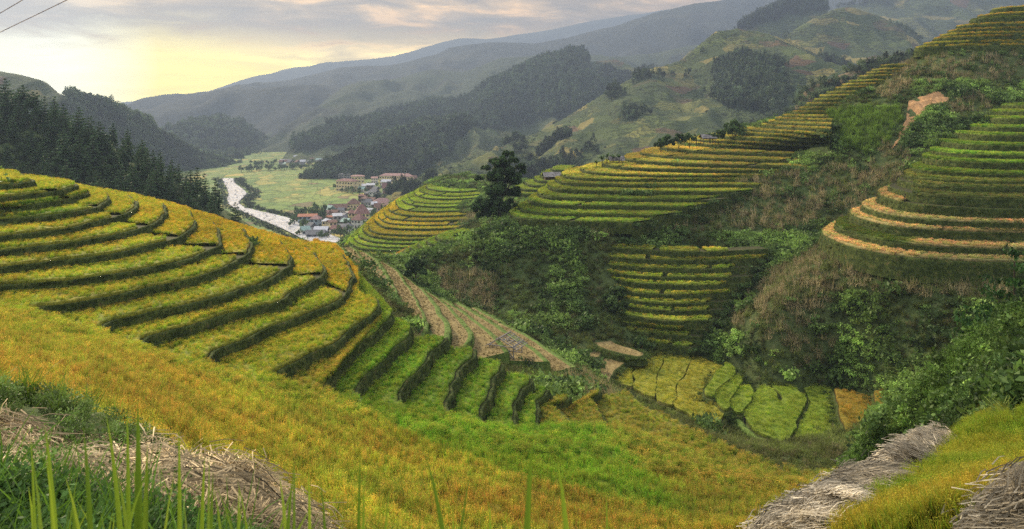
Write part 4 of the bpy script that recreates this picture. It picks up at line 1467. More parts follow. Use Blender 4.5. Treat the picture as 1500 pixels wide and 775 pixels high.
def paddy(z, px, colr, h=0.85, crop=True, mat=None, depth=1.6, name='paddy'):
    Q = closed([P(u, v, z=z)[:2] for u, v in px])
    Q = inset(Q, -0.3) + np.stack([fbm(Q[:, 0], Q[:, 1], 3, 2, 3), fbm(Q[:, 0], Q[:, 1], 3, 2, 4)], 1) * 0.8
    m = len(Q)
    mark(Q, z)
    rng_ = np.random.default_rng(int(abs(px[0][0])))
    lo, hi = Q.min(0), Q.max(0)
    S = rng_.uniform(lo, hi, (int((hi - lo).prod() * 3), 2))
    S = S[inpoly(S[:, 0], S[:, 1], Q)]
    mark(S, z)
    # earth bed with a bank
    rows = [np.column_stack([inset(Q, -0.9), np.full(m, z - depth)]), np.column_stack([inset(Q, -0.25), np.full(m, z - 0.1)]), np.column_stack([Q, np.full(m, z)])]
    V = np.vstack(rows)
    Fq = []
    for r_ in range(2):
        for i in range(m):
            j = (i + 1) % m
            Fq.append((r_ * m + i, r_ * m + j, (r_ + 1) * m + j, (r_ + 1) * m + i))
    tri = tessellate_polygon([[Vector((*q, 0)) for q in Q]])
    nb = len(Fq)
    Fq += [tuple(2 * m + k for k in t_) for t_ in tri]
    o = mesh(name, V, Fq, [M['bank'], mat or M['mud']], vp, mi=[0] * nb + [1] * len(tri))
    K_ = rng_.integers(0, m, 260)
    Eg = Q[K_] + rng_.normal(0, 0.5, (260, 2)) + (Q[K_] - inset(Q, 0.7)[K_])
    scatter('bund_grass', o, np.column_stack([Eg, np.full(260, z - 0.5)]), rng_.uniform(0.7, 1.7, 260), np.array((0.12, 0.18, 0.045)) * rng_.uniform(0.5, 1.4, (260, 1)), 'grass', tilt=0.3)
    if not crop:
        Sq = S[::2]
        scatter('stubble', o, np.column_stack([Sq, np.full(len(Sq), z)]), rng_.uniform(0.3, 0.6, len(Sq)), np.array((0.40, 0.28, 0.15)) * rng_.uniform(0.4, 1.3, (len(Sq), 1)), 'grass', tilt=0.3)
        return o
    Qi = inset(Q, 0.12)
    V = np.vstack([np.column_stack([Qi, np.full(m, z)]), np.column_stack([inset(Q, 0.2), np.full(m, z + h * 0.6)])])
    Fq = [(i, (i + 1) % m, m + (i + 1) % m, m + i) for i in range(m)] + [tuple(m + k for k in t_) for t_ in tri]
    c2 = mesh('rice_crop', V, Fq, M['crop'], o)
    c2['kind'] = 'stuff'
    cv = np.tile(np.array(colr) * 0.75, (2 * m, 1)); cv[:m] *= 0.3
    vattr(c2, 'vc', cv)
    S = S[inpoly(S[:, 0], S[:, 1], inset(Q, 0.3))]
    cq = np.array(colr) * (1 + 0.5 * fbm(S[:, 0], S[:, 1], 5, 4, 8) + rng_.normal(0, 0.1, len(S)))[:, None]
    scatter('rice_tuft', o, np.column_stack([S, np.full(len(S), z)]), rng_.uniform(0.85, 1.1, len(S)), np.clip(cq, 0.01, 1), 'rice_mid')
    return o


LG = (0.40, 0.42, 0.055)
GG = (0.29, 0.40, 0.045)
paddy(-47.2, [(892, 554), (906, 537), (925, 525), (938, 518.5), (938, 531), (924, 549), (929, 560), (927, 570), (908, 565), (895, 562)], LG)
paddy(-47.3, [(942, 517), (965, 513), (976, 515), (972, 532), (960, 560), (956, 584), (946, 581), (931, 572), (934, 560), (929, 550), (942, 532)], LG)
paddy(-47.45, [(980, 516), (1000, 522), (1012, 526), (1003, 545), (990, 572), (986, 596), (972, 592), (960, 586), (963, 562), (975, 534)], LG)
paddy(-47.6, [(1016, 527), (1035, 533), (1057, 541), (1044, 556), (1028, 574), (1028, 583), (1042, 592), (1051, 600), (1057, 610), (1054, 619), (1042, 624), (1020, 618), (1002, 606), (990, 598), (994, 573), (1007, 546)], (0.42, 0.42, 0.055))
paddy(-46.6, [(1062, 538), (1071, 541), (1074, 554), (1060, 566), (1047, 576), (1044, 584), (1033, 581), (1032, 575), (1047, 558)], GG)
paddy(-47.0, [(1079, 552), (1085, 557), (1086, 568), (1068, 592), (1067, 597), (1060, 602), (1055, 599), (1051, 590), (1047, 583), (1074, 558)], GG)
paddy(-47.4, [(1091, 571), (1100, 569), (1106, 577), (1097, 592), (1087, 605), (1080, 607), (1070, 599), (1071, 592), (1083, 578)], GG)
paddy(-47.8, [(1114, 569), (1124, 570), (1135, 578), (1140, 592), (1147, 587), (1138, 574), (1126, 564), (1134, 559), (1155, 568), (1169, 576), (1178, 588), (1178, 599), (1167, 617), (1161, 638), (1154, 650), (1144, 652), (1134, 645),
              (1108, 634), (1098, 623), (1091, 614), (1092, 606), (1102, 592), (1109, 580)], GG)
paddy(-48.3, [(1179, 570), (1200, 570), (1220, 575), (1229, 599), (1230, 617), (1243, 638), (1240, 660), (1227, 670), (1199, 677), (1181, 667), (1166, 646), (1175, 622), (1184, 606), (1187, 589), (1180, 576)], GG)
paddy(-47.2, [(1224, 573), (1250, 580), (1278, 589), (1283, 603), (1262, 622), (1246, 636), (1235, 617), (1233, 598)], (0.44, 0.33, 0.05))
paddy(-46.3, [(1287, 577), (1312, 580), (1305, 592), (1293, 597), (1286, 590)], (0.44, 0.33, 0.05))
paddy(-45.3, [(820, 495), (838, 500), (853, 504), (866, 512), (880, 516), (872, 521), (858, 522), (852, 519), (836, 508)], None, crop=False, mat=M['stubble'], name='stubble_field')
paddy(-45.9, [(860, 524), (874, 523), (886, 519), (903, 523), (917, 528), (905, 535), (896, 545), (890, 559), (880, 553), (868, 536)], None, crop=False, mat=M['stubble'], name='stubble_field')
paddy(-44.5, [(864, 495), (886, 497), (898, 504), (920, 511), (941, 517), (933, 521), (912, 517), (886, 509)], None, crop=False, mat=M['stubble'], name='stubble_field')


def hillpts(n, seed, y0=3, y1=330, upow=1.0):
    """random ground positions spread evenly as seen, thinning with distance"""
    r = np.random.default_rng(seed)
    y = y0 * (y1 / y0) ** (r.uniform(size=n) ** upow)
    u = r.uniform(-120, 1620, n)
    x = (u - HU) / F * y
    z = H(x, y)
    uu, vv = proj(x, y, z)
    return x, y, z, uu, vv


# mesh normals of the hillside decide which parts can be seen at all
def facing(x, y, z):
    e = 1.0
    hx = (H(x + e, y) - H(x - e, y)) / (2 * e)
    hy = (H(x, y + e) - H(x, y - e)) / (2 * e)
    n = np.stack([-hx, -hy, np.ones_like(hx)], 1)
    n /= np.linalg.norm(n, axis=1, keepdims=True)
    d = np.stack([-x, -y, -z], 1)
    d /= np.linalg.norm(d, axis=1, keepdims=True)
    return (n * d).sum(1)


CORN = [[(960, 262), (1080, 262), (1200, 250), (1245, 235), (1260, 262), (1215, 300), (1180, 335), (1090, 345), (1010, 340), (950, 335), (870, 350), (860, 335), (950, 318)],
        [(1285, 100), (1340, 82), (1420, 84), (1500, 78), (1520, 118), (1430, 122), (1350, 122), (1300, 150), (1275, 130)],
        [(1225, 392), (1290, 395), (1470, 400), (1470, 440), (1380, 440), (1240, 425)],
        [(1040, 455), (1130, 400), (1210, 360), (1240, 420), (1180, 480), (1230, 500), (1190, 540), (1120, 500), (1050, 490)],
        [(645, 395), (690, 395), (730, 410), (720, 480), (670, 455), (640, 420)],
        [(635, 335), (690, 305), (740, 292), (740, 300), (700, 320), (650, 350)],
        [(1210, 290), (1255, 270), (1300, 200), (1340, 230), (1290, 300), (1230, 340)],
        [(835, 545), (870, 555), (905, 590), (870, 600), (845, 575), (820, 560)],
        [(1380, 160), (1440, 130), (1450, 160), (1410, 180)]]
LOWG = [[(900, 560), (960, 590), (1050, 640), (1180, 675), (1260, 695), (1240, 740), (1000, 700), (900, 630)], [(515, 380), (560, 440), (600, 490), (640, 520), (690, 525), (850, 545), (850, 575), (690, 545), (600, 530), (560, 505), (520, 440)], [(845, 350), (905, 350), (930, 500), (870, 485), (855, 400)], [(885, 515), (1000, 510), (1080, 540), (1130, 560), (1300, 578), (1290, 620), (1240, 690), (1100, 655), (960, 600), (885, 570)],
        [(810, 485), (880, 485), (950, 515), (900, 565), (840, 520)]]
TALLG = [(1185, 190), (1215, 165), (1260, 158), (1318, 162), (1322, 180), (1300, 212), (1270, 228), (1230, 215), (1190, 212)]
SLIDE = [(1332, 150), (1345, 141), (1375, 134), (1392, 141), (1390, 151), (1366, 155), (1352, 168), (1338, 183), (1326, 196), (1314, 211), (1306, 222), (1304, 219), (1310, 207), (1320, 190), (1326, 172)]

coll('corn', [proto('co%d' % i, [blades(9, 0.75, 2.1, 0.09, 0.28, 70 + i, 2, ((0.8, 0.8, 0.75), (1.05, 1, 0.95)), droop=0.2), blades(16, 0.75, 1.5, 0.10, 1.0, 75 + i, 2, ((0.8, 0.8, 0.7), (1.1, 1.05, 1.0)), droop=0.9)], [M['straw'], M['straw']]) for i in range(4)])

x, y, z, u, v = hillpts(200000, 3, 24, 430, 0.42)
fc_ = facing(x, y, z)
ok = inview(x, y, z, 60, 60) & ~marked(x, y) & (fc_ > -0.05) & ((y > 34) | (u > 1180)) & ~inpoly(u, v, SLIDE)
ok &= ~((y > 225) & (u < 500))
x, y, z, u, v = (q[ok] for q in (x, y, z, u, v))
fc_ = fc_[ok]
iscorn = np.zeros(len(x), bool)
for pgn in CORN: iscorn |= inpoly(u, v, pgn)
istall = inpoly(u, v, TALLG)
pt = np.column_stack([x, y, z])
nz1 = fbm(x, y, 14, 4, 71)
nz2 = fbm(x, y, 5, 3, 72)
r = rng.uniform(size=len(x))
size = 0.9 + 1.3 * np.clip(nz1 + 0.25, 0, 1) + rng.uniform(-0.3, 0.5, len(x))
# shrubs
s = ~iscorn & ~istall & (r < np.clip(0.45 + 1.1 * nz1, 0.10, 0.95) * np.where(y > 100, 0.85, 0.32))
low_ = np.zeros(len(x), bool)
for pg_ in LOWG: low_ |= inpoly(u, v, pg_)
low_ |= (y > 90) & (y < 132) & (u > 490) & (u < 770) & (rng.uniform(size=len(x)) < 0.93)
s &= ~low_
s |= iscorn & (r < np.clip(nz2 * 0.9 - 0.1, 0.0, 0.25))
dk = np.clip(0.5 + nz2 * 1.6, 0, 1)[:, None]
tsh = (np.array((0.09, 0.155, 0.038)) * dk + np.array((0.28, 0.43, 0.09)) * (1 - dk)) * rng.uniform(0.65, 1.35, (len(x), 1))
hill_bush = scatter('shrub', hill, pt[s], size[s] * np.where(y[s] > 100, 1.0, 0.7), tsh[s], 'shrub')
print('shrubs', s.sum())
s = s & (y > 95) & (rng.uniform(size=len(x)) < 0.10)
scatter('big_bush', hill, pt[s] + (0, 0, -0.3), rng.uniform(2.0, 3.4, s.sum()), tsh[s] * 0.8, 'shrub')
# grass and weeds between
s = (rng.uniform(size=len(x)) < np.where(istall, 0.0, 0.62)) & ~(iscorn & (rng.uniform(size=len(x)) < 0.45))
tg = (np.array((0.19, 0.26, 0.06)) * (1 - dk * 0.5) + np.array((0.02, 0.0, 0.0))) * rng.uniform(0.6, 1.4, (len(x), 1))
br = rng.uniform(size=len(x)) < 0.07 + 0.3 * np.clip(nz1, 0, 1)
tg[br] = np.array((0.24, 0.20, 0.10))
tg = tg * (1 + 0.3 * (u > 1180) * (y < 70))[:, None]
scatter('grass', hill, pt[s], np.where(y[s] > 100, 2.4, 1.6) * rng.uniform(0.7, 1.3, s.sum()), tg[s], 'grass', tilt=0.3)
print('grass', s.sum())
s = iscorn & (rng.uniform(size=len(x)) < np.clip(0.38 + 1.0 * nz2, 0.05, 0.8))
tc_ = np.array((0.42, 0.355, 0.19)) * rng.uniform(0.5, 1.35, (len(x), 1))
gr_ = rng.uniform(size=len(x)) < 0.25
tc_[gr_] = np.array((0.20, 0.24, 0.07))
scatter('dry_corn', hill, pt[s], rng.uniform(0.7, 1.15, s.sum()), tc_[s], 'corn', tilt=0.15)
print('corn', s.sum())
s = istall
scatter('tall_grass', hill, pt[s], np.column_stack([rng.uniform(2.2, 3.6, s.sum())] * 2 + [rng.uniform(4.0, 6.5, s.sum())]), (np.array((0.20, 0.32, 0.045)) * rng.uniform(0.7, 1.3, (s.sum(), 1))), 'grass', tilt=0.12)

# the landslide scar: bare earth lying on the slope
ly = np.linspace(175, 240, 150); lu = np.linspace(1240, 1400, 130)
YY, UU = np.meshgrid(ly, lu, indexing='ij')
XX = (UU - HU) / F * YY
ZZ = H(XX, YY)
U2, V2 = proj(XX, YY, ZZ)
jit = fbm(XX, YY, 4, 3, 91) * 4
ins = inpoly((U2 + jit).ravel(), (V2 + jit * 0.5).ravel(), SLIDE)
Fq = gridfaces(*XX.shape)[:, ::-1]
Fq = Fq[ins[Fq].sum(1) >= 3]
used_ = np.unique(Fq); rm = np.full(XX.size, -1); rm[used_] = np.arange(len(used_))
VV = np.stack([XX, YY, ZZ + 0.25 + fbm(XX, YY, 2.0, 4, 92) * 0.9], -1).reshape(-1, 3)[used_]
ls = mesh('landslide_scar', VV, rm[Fq], M['soil'], smooth=True)
tag(ls, 'orange bare earth of a small landslide running down the gully', kind='structure')
# ------------------------------------------------------------------ foreground
def lying(n, L, wd, spread, thick, seed, arc=0.12, colv=(0.7, 1.15)):
    """bundle of long thin stalks lying roughly along +x"""
    r_ = np.random.default_rng(seed)
    V, Fq, Cc = [], [], []
    for i in range(n):
        a = r_.normal(0, spread)
        dx, dy = math.cos(a), math.sin(a)
        px, py = -dy, dx
        ll = L * r_.uniform(0.5, 1.1)
        ox, oy, oz = r_.uniform(-0.5, 0.1) * L, r_.normal(0, 0.22), r_.uniform(0, thick)
        tl = r_.normal(0, 0.12)
        k = r_.uniform(*colv)
        b0 = len(V)
        for s in range(3):
            t_ = s / 2
            for sg in (-1, 1):
                V.append((ox + dx * ll * t_ + px * wd * sg * (1 - 0.6 * t_), oy + dy * ll * t_ + py * wd * sg * (1 - 0.6 * t_), oz + arc * math.sin(t_ * 3.0) + tl * ll * t_ + sg * wd * 0.4))
                Cc.append((k, k, k))
        for s in range(2):
            q = b0 + 2 * s
            Fq.append((q, q + 1, q + 3, q + 2))
    return V, Fq, Cc


coll('straw', [proto('sw%d' % i, [lying(56, 0.8, 0.010, 0.30, 0.12, 200 + i, arc=0.07, colv=(0.35, 1.3))], [M['straw']]) for i in range(4)])
coll('weed', [proto('wd%d' % i, [leafcloud(170, 0.45, 0.45, 0.034, 210 + i, 0.08, clumps=4 + i, colv=0.3), blades(8, 0.2, 0.7, 0.02, 0.7, 215 + i, 3, ((0.6, 0.7, 0.5), (1.2, 1.3, 1)))], [M['leaf'], M['leaf']]) for i in range(4)])
coll('tallblade', [proto('tb%d' % i, [blades(12, 0.12, 0.95, 0.022, 0.6, 220 + i, 4, ((0.5, 0.6, 0.4), (1.1, 1.15, 0.8)), droop=0.5)], [M['leaf']]) for i in range(4)])

RR = [(1195, 800), (1262, 745), (1322, 703), (1378, 664), (1402, 642), (1406, 620), (1432, 606), (1468, 600), (1480, 628), (1502, 602), (1640, 560), (1640, 720), (1500, 696), (1440, 742), (1400, 800)]
SR = [(1100, 800), (1160, 752), (1250, 705), (1330, 655), (1372, 640), (1386, 655), (1306, 714), (1262, 742), (1195, 800)]
SR2 = [(1420, 810), (1455, 765), (1500, 722), (1640, 700), (1640, 800)]
SL = [(-120, 655), (60, 665), (120, 655), (205, 662), (228, 698), (290, 700), (335, 705), (400, 745), (480, 800), (430, 860), (300, 860), (250, 810), (150, 780), (60, 745), (-120, 720)]


def ground_pts(n, seed, u0, u1, y0, y1, poly):
    r_ = np.random.default_rng(seed)
    y = np.sqrt(r_.uniform(y0 ** 2, y1 ** 2, n))
    u = r_.uniform(u0, u1, n)
    x = (u - HU) / F * y
    z = H(x, y)
    uu, vv = proj(x, y, z)
    s = inpoly(uu, vv, poly)
    return x[s], y[s], z[s], uu[s], vv[s]


# near rice on the right bank
x, y, z, u, v = ground_pts(90000, 41, 1180, 1640, 9, 36, RR)
s = slice(0, 20000)
x, y, z, u, v = x[s], y[s], z[s], u[s], v[s]
n_ = (fbm(x, y, 2.5, 3, 5) + 0.45).clip(0, 1)[:, None]
tc_ = (np.array((0.46, 0.38, 0.05)) * n_ + np.array((0.22, 0.36, 0.035)) * (1 - n_)) * rng.uniform(0.7, 1.3, (len(x), 1))
print('near rice', len(x))
scatter('near_rice', hill, np.column_stack([x, y, z - 0.05]), rng.uniform(0.34, 0.52, len(x)), tc_, 'rice_near', tilt=0.2)
# straw bank on the right and in the corner
for poly, cnt, base, dirs, u0, u1 in ((SR, 4600, (0.64, 0.55, 0.38), 0.5, 1090, 1400), (SR2, 1700, (0.60, 0.51, 0.34), 0.9, 1380, 1640)):
    x, y, z, u, v = ground_pts(60000, 43, u0, u1, 7, 34, poly)
    s = slice(0, cnt)
    x, y, z = x[s], y[s], z[s]
    rot = np.stack([rng.normal(0, 0.2, len(x)), 0.25 + fbm(x, y, 1.0, 2, 64) * 0.9, dirs + fbm(x, y, 1.6, 2, 65) * 2.2 + rng.normal(0, 0.35, len(x)) - 1.0], 1)
    scatter('straw', hill, np.column_stack([x, y, z + rng.uniform(0, 0.12, len(x)) + np.clip(fbm(x, y, 1.3, 3, 62) + 0.2, 0, 1) * 0.75 * rng.uniform(0.3, 1, len(x))]), rng.uniform(0.5, 0.9, len(x)), np.array(base) * (0.8 + 1.2 * fbm(x, y, 0.9, 3, 63))[:, None].clip(0.3, 1.4) * rng.uniform(0.5, 1.4, (len(x), 1)), 'straw', rot=rot)
x, y, z, u, v = ground_pts(80000, 44, -130, 480, 8.5, 22, SL)
s = slice(0, 3000)
x, y, z, u = x[s], y[s], z[s], u[s]
lump = np.clip(fbm(x, y, 2.2, 3, 61) + 0.3, 0, 1) * 0.8 * rng.uniform(0.2, 1, len(x))
rot = np.stack([rng.normal(0, 0.2, len(x)), 0.25 + rng.normal(0, 0.2, len(x)), -1.3 + rng.normal(0, 0.8, len(x))], 1)
scatter('straw', hill, np.column_stack([x, y, z + lump]), rng.uniform(0.6, 1.0, len(x)), np.array((0.70, 0.55, 0.31)) * (0.85 + 1.3 * fbm(x, y, 1.1, 3, 66))[:, None].clip(0.25, 1.5) * rng.uniform(0.5, 1.4, (len(x), 1)), 'straw', rot=rot)
x2, y2, z2, u2, v2 = ground_pts(50000, 48, -130, 500, 9, 34, [(-130, 480), (60, 520), (200, 620), (330, 680), (470, 770), (480, 900), (-130, 900)])
k2 = slice(0, 1500)
scatter('bank_weeds', hill, np.column_stack([x2, y2, z2])[k2], rng.uniform(0.3, 0.7, len(x2))[k2], np.array((0.12, 0.18, 0.045)) * rng.uniform(0.4, 1.5, (len(x2), 1))[k2], 'weed')
scatter('weeds', hill, np.column_stack([x, y, z + 0.1])[::6], rng.uniform(0.4, 0.9, len(x))[::6], np.array((0.13, 0.21, 0.05)) * rng.uniform(0.4, 1.5, (len(x), 1))[::6], 'weed')
# weeds, creepers and grass of the near banks
WL = [(-120, 520), (10, 545), (60, 585), (150, 625), (228, 665), (235, 700), (200, 660), (60, 665), (-120, 655)]
x, y, z, u, v = ground_pts(60000, 45, -130, 300, 14, 45, WL)
s = slice(0, 2400)
x, y, z = x[s], y[s], z[s]
scatter('weeds', hill, np.column_stack([x, y, z]), rng.uniform(0.45, 1.0, len(x)), np.array((0.13, 0.20, 0.05)) * rng.uniform(0.4, 1.5, (len(x), 1)), 'weed')
scatter('grass', hill, np.column_stack([x, y, z])[::6], rng.uniform(0.7, 1.3, len(x))[::6], np.array((0.22, 0.33, 0.05)) * rng.uniform(0.6, 1.3, (len(x), 1))[::6], 'tallblade')
BL = [(-120, 735), (60, 752), (150, 785), (260, 815), (480, 870), (1150, 1000), (1150, 1500), (-120, 1500)]
x, y, z, u, v = ground_pts(90000, 46, -130, 1150, 3.0, 13, BL)
s = slice(0, 5200)
x, y, z = x[s], y[s], z[s]
scatter('weeds', hill, np.column_stack([x, y, z]), rng.uniform(0.45, 0.9, len(x)), np.array((0.065, 0.13, 0.03)) * rng.uniform(0.5, 1.6, (len(x), 1)), 'weed')
scatter('grass', hill, np.column_stack([x, y, z])[::16], rng.uniform(0.7, 1.2, len(x))[::16], np.array((0.14, 0.25, 0.035)) * rng.uniform(0.6, 1.4, (len(x), 1))[::16], 'tallblade')
# bushy bank between the near rice and the valley bottom
BR = [(1225, 690), (1240, 640), (1290, 590), (1360, 540), (1420, 480), (1500, 415), (1640, 380), (1640, 600), (1500, 606), (1470, 600), (1430, 606), (1400, 640), (1330, 655), (1250, 705)]
x, y, z, u, v = ground_pts(90000, 47, 1180, 1640, 26, 80, BR)
s = slice(0, 9500)
x, y, z = x[s], y[s], z[s]
nn = fbm(x, y, 6, 4, 77)
tn = (np.array((0.045, 0.085, 0.025)) * (0.5 - nn)[:, None].clip(0, 1) + np.array((0.14, 0.24, 0.045)) * (0.5 + nn)[:, None].clip(0, 1)) * rng.uniform(0.6, 1.4, (len(x), 1))
scatter('creeper', hill, np.column_stack([x, y, z + np.clip(nn, 0, 1) * 1.2]), rng.uniform(0.8, 1.6, len(x)), tn, 'weed')
scatter('bush', hill, np.column_stack([x, y, z])[::9], rng.uniform(0.7, 1.5, len(x))[::9], tn[::9], 'shrub')
# tall rice-like mound at the end of the near right bed
# single big grass blades right in front of the viewer
def big_blades(specs, name, label):
    V, Fq, Cc = [], [], []
    for (ut, vt, ub, Yb, wd, bend) in specs:
        bx = (ub - HU) / F * Yb
        tz = (HV - vt) / F * (Yb + bend)
        tx = (ut - HU) / F * (Yb + bend)
        bz = float(H(bx, Yb)) - 0.05
        kb = 0.6 + 0.6 * ((ub * 7.3) % 1)
        b0 = len(V)
        n = 9
        for s in range(n + 1):
            t_ = s / n
            xx = bx + (tx - bx) * t_ ** 1.7
            yy = Yb + bend * t_ ** 1.5
            zz_ = bz + (tz - bz) * (1 - (1 - t_) ** 1.25)
            ww = wd * 0.75 * (0.55 + 0.45 * math.sin(min(t_ * 2.4, 1.57))) * (1 - t_ ** 3) + 0.0004
            for sg, dd in ((-1, 0.25), (0, -0.1), (1, 0.25)):
                V.append((xx + ww * sg, yy + ww * dd, zz_)); k = kb * (0.6 + 0.5 * t_)
                Cc.append((k * (0.8 + 0.5 * kb), k, k))
        for s in range(n):
            q = b0 + 3 * s
            Fq += [(q, q + 1, q + 4, q + 3), (q + 1, q + 2, q + 5, q + 4)]
    o_ = mesh(name, V, Fq, M['blade'], smooth=True)
    vattr(o_, 'vc', np.array(Cc))
    tag(o_, label, kind='stuff')
    return o_


m_, nt_, oo_ = newmat('grass_blade')
va = N(nt_, 'ShaderNodeAttribute', attribute_type='GEOMETRY', attribute_name='vc')
surf(nt_, oo_, mixc(nt_, 1.0, va.outputs['Color'], (0.16, 0.30, 0.025), 'MULTIPLY'), 0.5, 0.5, spec=0.3)
M['blade'] = m_
rb = random.Random(5)
specs = [(780, 640, 757, 2.0, 0.021, 0.1), (622, 662, 700, 2.3, 0.017, 0.15), (815, 668, 862, 2.2, 0.02, 0.1), (716, 735, 735, 1.8, 0.02, 0.05), (888, 720, 895, 2.3, 0.011, 0.1), (690, 690, 640, 2.6, 0.010, 0.2),
         (663, 740, 672, 2.2, 0.012, 0.1), (528, 660, 520, 2.8, 0.012, 0.1), (533, 705, 528, 2.2, 0.014, 0.1), (470, 705, 490, 2.6, 0.014, 0.2), (570, 720, 545, 2.6, 0.012, 0.1), (615, 752, 600, 2.0, 0.014, 0.1),
         (202, 588, 200, 2.6, 0.026, 0.1), (186, 600, 188, 2.7, 0.016, 0.1), (155, 605, 195, 2.6, 0.018, 0.15), (216, 650, 205, 2.5, 0.020, 0.1), (66, 625, 95, 2.3, 0.022, 0.1), (45, 640, 55, 2.6, 0.012, 0.1),
         (122, 625, 140, 2.5, 0.020, 0.2), (262, 630, 262, 2.8, 0.016, 0.1), (312, 690, 300, 2.4, 0.015, 0.1), (430, 690, 400, 2.5, 0.016, 0.1), (452, 686, 456, 2.6, 0.014, 0.05), (350, 712, 345, 2.3, 0.016, 0.1)]
for _ in range(46):
    ub = rb.uniform(-20, 520) if rb.random() < 0.85 else rb.uniform(500, 900)
    vt = rb.uniform(668, 770) if ub < 480 else rb.uniform(745, 790)
    specs.append((ub + rb.gauss(0, 60), vt, ub, rb.uniform(1.9, 3.4), rb.uniform(0.009, 0.02), rb.uniform(-0.1, 0.35)))
big_blades(specs, 'foreground_grass', 'out of focus green grass blades rising right in front of the viewer')
# ------------------------------------------------------------------ trees that stand alone
M['bark'] = noisemat('bark', [(0.3, (0.035, 0.026, 0.018)), (0.7, (0.10, 0.075, 0.05))], 3, detail=6)


def leafmat(name, c, var=0.45, sc=1.5):
    m, nt, o = newmat(name)
    v = N(nt, 'ShaderNodeAttribute', attribute_type='GEOMETRY', attribute_name='vc')
    cc = mixc(nt, 1.0, v.outputs['Color'], c, 'MULTIPLY')
    cc = mixc(nt, 1.0, cc, ramp(nt, noise(nt, sc, 3), [(0.3, (1 - var,) * 3), (0.7, (1 + var,) * 3)]), 'MULTIPLY')
    surf(nt, o, cc, 0.6, 0.3)
    return m


M['darkleaf'] = leafmat('dark_foliage', (0.075, 0.13, 0.042))
M['midleaf'] = leafmat('mid_foliage', (0.09, 0.14, 0.04))
M['pine'] = leafmat('pine_needles', (0.048, 0.088, 0.032))
M['brightpine'] = leafmat('young_pine_needles', (0.035, 0.085, 0.018))
M['banana'] = leafmat('banana_leaf', (0.09, 0.16, 0.045))


def tube(V, Fq, p, q, r0, r1, n=6):
    p, q = Vector(p), Vector(q)
    d = (q - p).normalized()
    a = d.orthogonal().normalized(); b = d.cross(a)
    b0 = len(V)
    for c_, r_ in ((p, r0), (q, r1)):
        for i in range(n):
            t_ = 6.2832 * i / n
            V.append(tuple(c_ + a * math.cos(t_) * r_ + b * math.sin(t_) * r_))
    for i in range(n):
        j = (i + 1) % n
        Fq.append((b0 + i, b0 + j, b0 + n + j, b0 + n + i))
    Fq.append(tuple(b0 + n + i for i in range(n)))
    Fq.append(tuple(b0 + n - 1 - i for i in range(n)))


def tree(name, label, cat, base, clumps, mat, leaf=0.3, per=150, trunk=0.35, group=None, seed=0):
    """clumps: (dx, dy, dz, r) relative to the base"""
    r_ = np.random.default_rng(seed)
    root = link(bpy.data.objects.new(name, None))
    root.location = base
    tag(root, label, cat, group)
    V, Fq, Cc = [], [], []
    for (dx, dy, dz, rr) in clumps:
        v, f, c_ = leafcloud(int(per * rr * rr / 4) + 60, rr, rr * 0.85, leaf, r_.integers(1e6), 0, hollow=0.3, clumps=9, colv=0.45)
        b = len(V)
        V += [(a_[0] + dx, a_[1] + dy, a_[2] + dz) for a_ in v]
        Fq += [tuple(i + b for i in q) for q in f]
        k = r_.uniform(0.75, 1.25)
        Cc += [tuple(k * q for q in c3) for c3 in c_]
    o = mesh('crown', V, Fq, mat, root)
    vattr(o, 'vc', np.array(Cc))
    V, Fq = [], []
    top = max(c_[2] for c_ in clumps) * 0.65
    tube(V, Fq, (0, 0, -0.6), (0, 0, top * 0.55), trunk, trunk * 0.7)
    tube(V, Fq, (0, 0, top * 0.55), (0.1, 0, top), trunk * 0.7, trunk * 0.3)
    for c_ in clumps:
        z0 = min(top, c_[2] * 0.5)
        tube(V, Fq, (0, 0, z0), (c_[0] * 0.85, c_[1] * 0.85, c_[2]), trunk * 0.4, trunk * 0.1, 5)
    mesh('trunk', V, Fq, M['bark'], root)
    return root


def px_tree(name, label, cat, ub, vb, Y, cl, mat, seed=0, group=None, leaf=0.36, trunk=0.3, per=380, onground=True):
    b = Vector(P(ub, vb, Y=Y))
    if onground: b.z = float(H(b.x, b.y))
    r_ = np.random.default_rng(seed)
    out_ = []
    for (u, v, rp) in cl:
        p = Vector(P(u, v, Y=Y))
        rr = rp / F * Y * 1.1
        out_.append((p.x - b.x, r_.uniform(-1, 1) * rr, p.z - b.z, rr))
    return tree(name, label, cat, b, out_, mat, leaf, per, trunk, group, seed)


px_tree('broadleaf_tree', 'tall dark leafy tree with drooping round clumps standing on the bushy spur in the centre', 'tree', 732, 318, 205,
        [(722, 238, 9), (745, 229, 9), (752, 236, 7), (738, 247, 14), (761, 245, 8), (724, 262, 14), (746, 268, 15), (718, 282, 12), (736, 290, 15), (756, 262, 11), (712, 246, 6), (766, 252, 6), (702, 262, 6),
         (706, 300, 12), (742, 302, 12), (728, 306, 13), (733, 276, 13), (730, 255, 12), (748, 254, 11), (734, 238, 9), (750, 284, 12), (722, 296, 14), (698, 308, 12), (750, 310, 12), (735, 316, 14), (712, 315, 13)], M['darkleaf'], 1, leaf=0.38, trunk=0.4, per=900)
px_tree('round_tree', 'dark dome shaped tree on the ridge beside the top of the middle terraces', 'tree', 1076, 204, 262,
        [(1076, 182, 8), (1068, 188, 9), (1084, 188, 9), (1076, 194, 11), (1064, 196, 8), (1090, 196, 7)], M['darkleaf'], 2, trunk=0.4, per=160)
px_tree('round_tree', 'low dark tree standing in the dip at the end of the harvested strips', 'tree', 609, 408, 172,
        [(609, 382, 8), (600, 388, 8), (618, 388, 7), (609, 396, 11), (598, 400, 7), (620, 400, 7)], M['darkleaf'], 3, trunk=0.25)
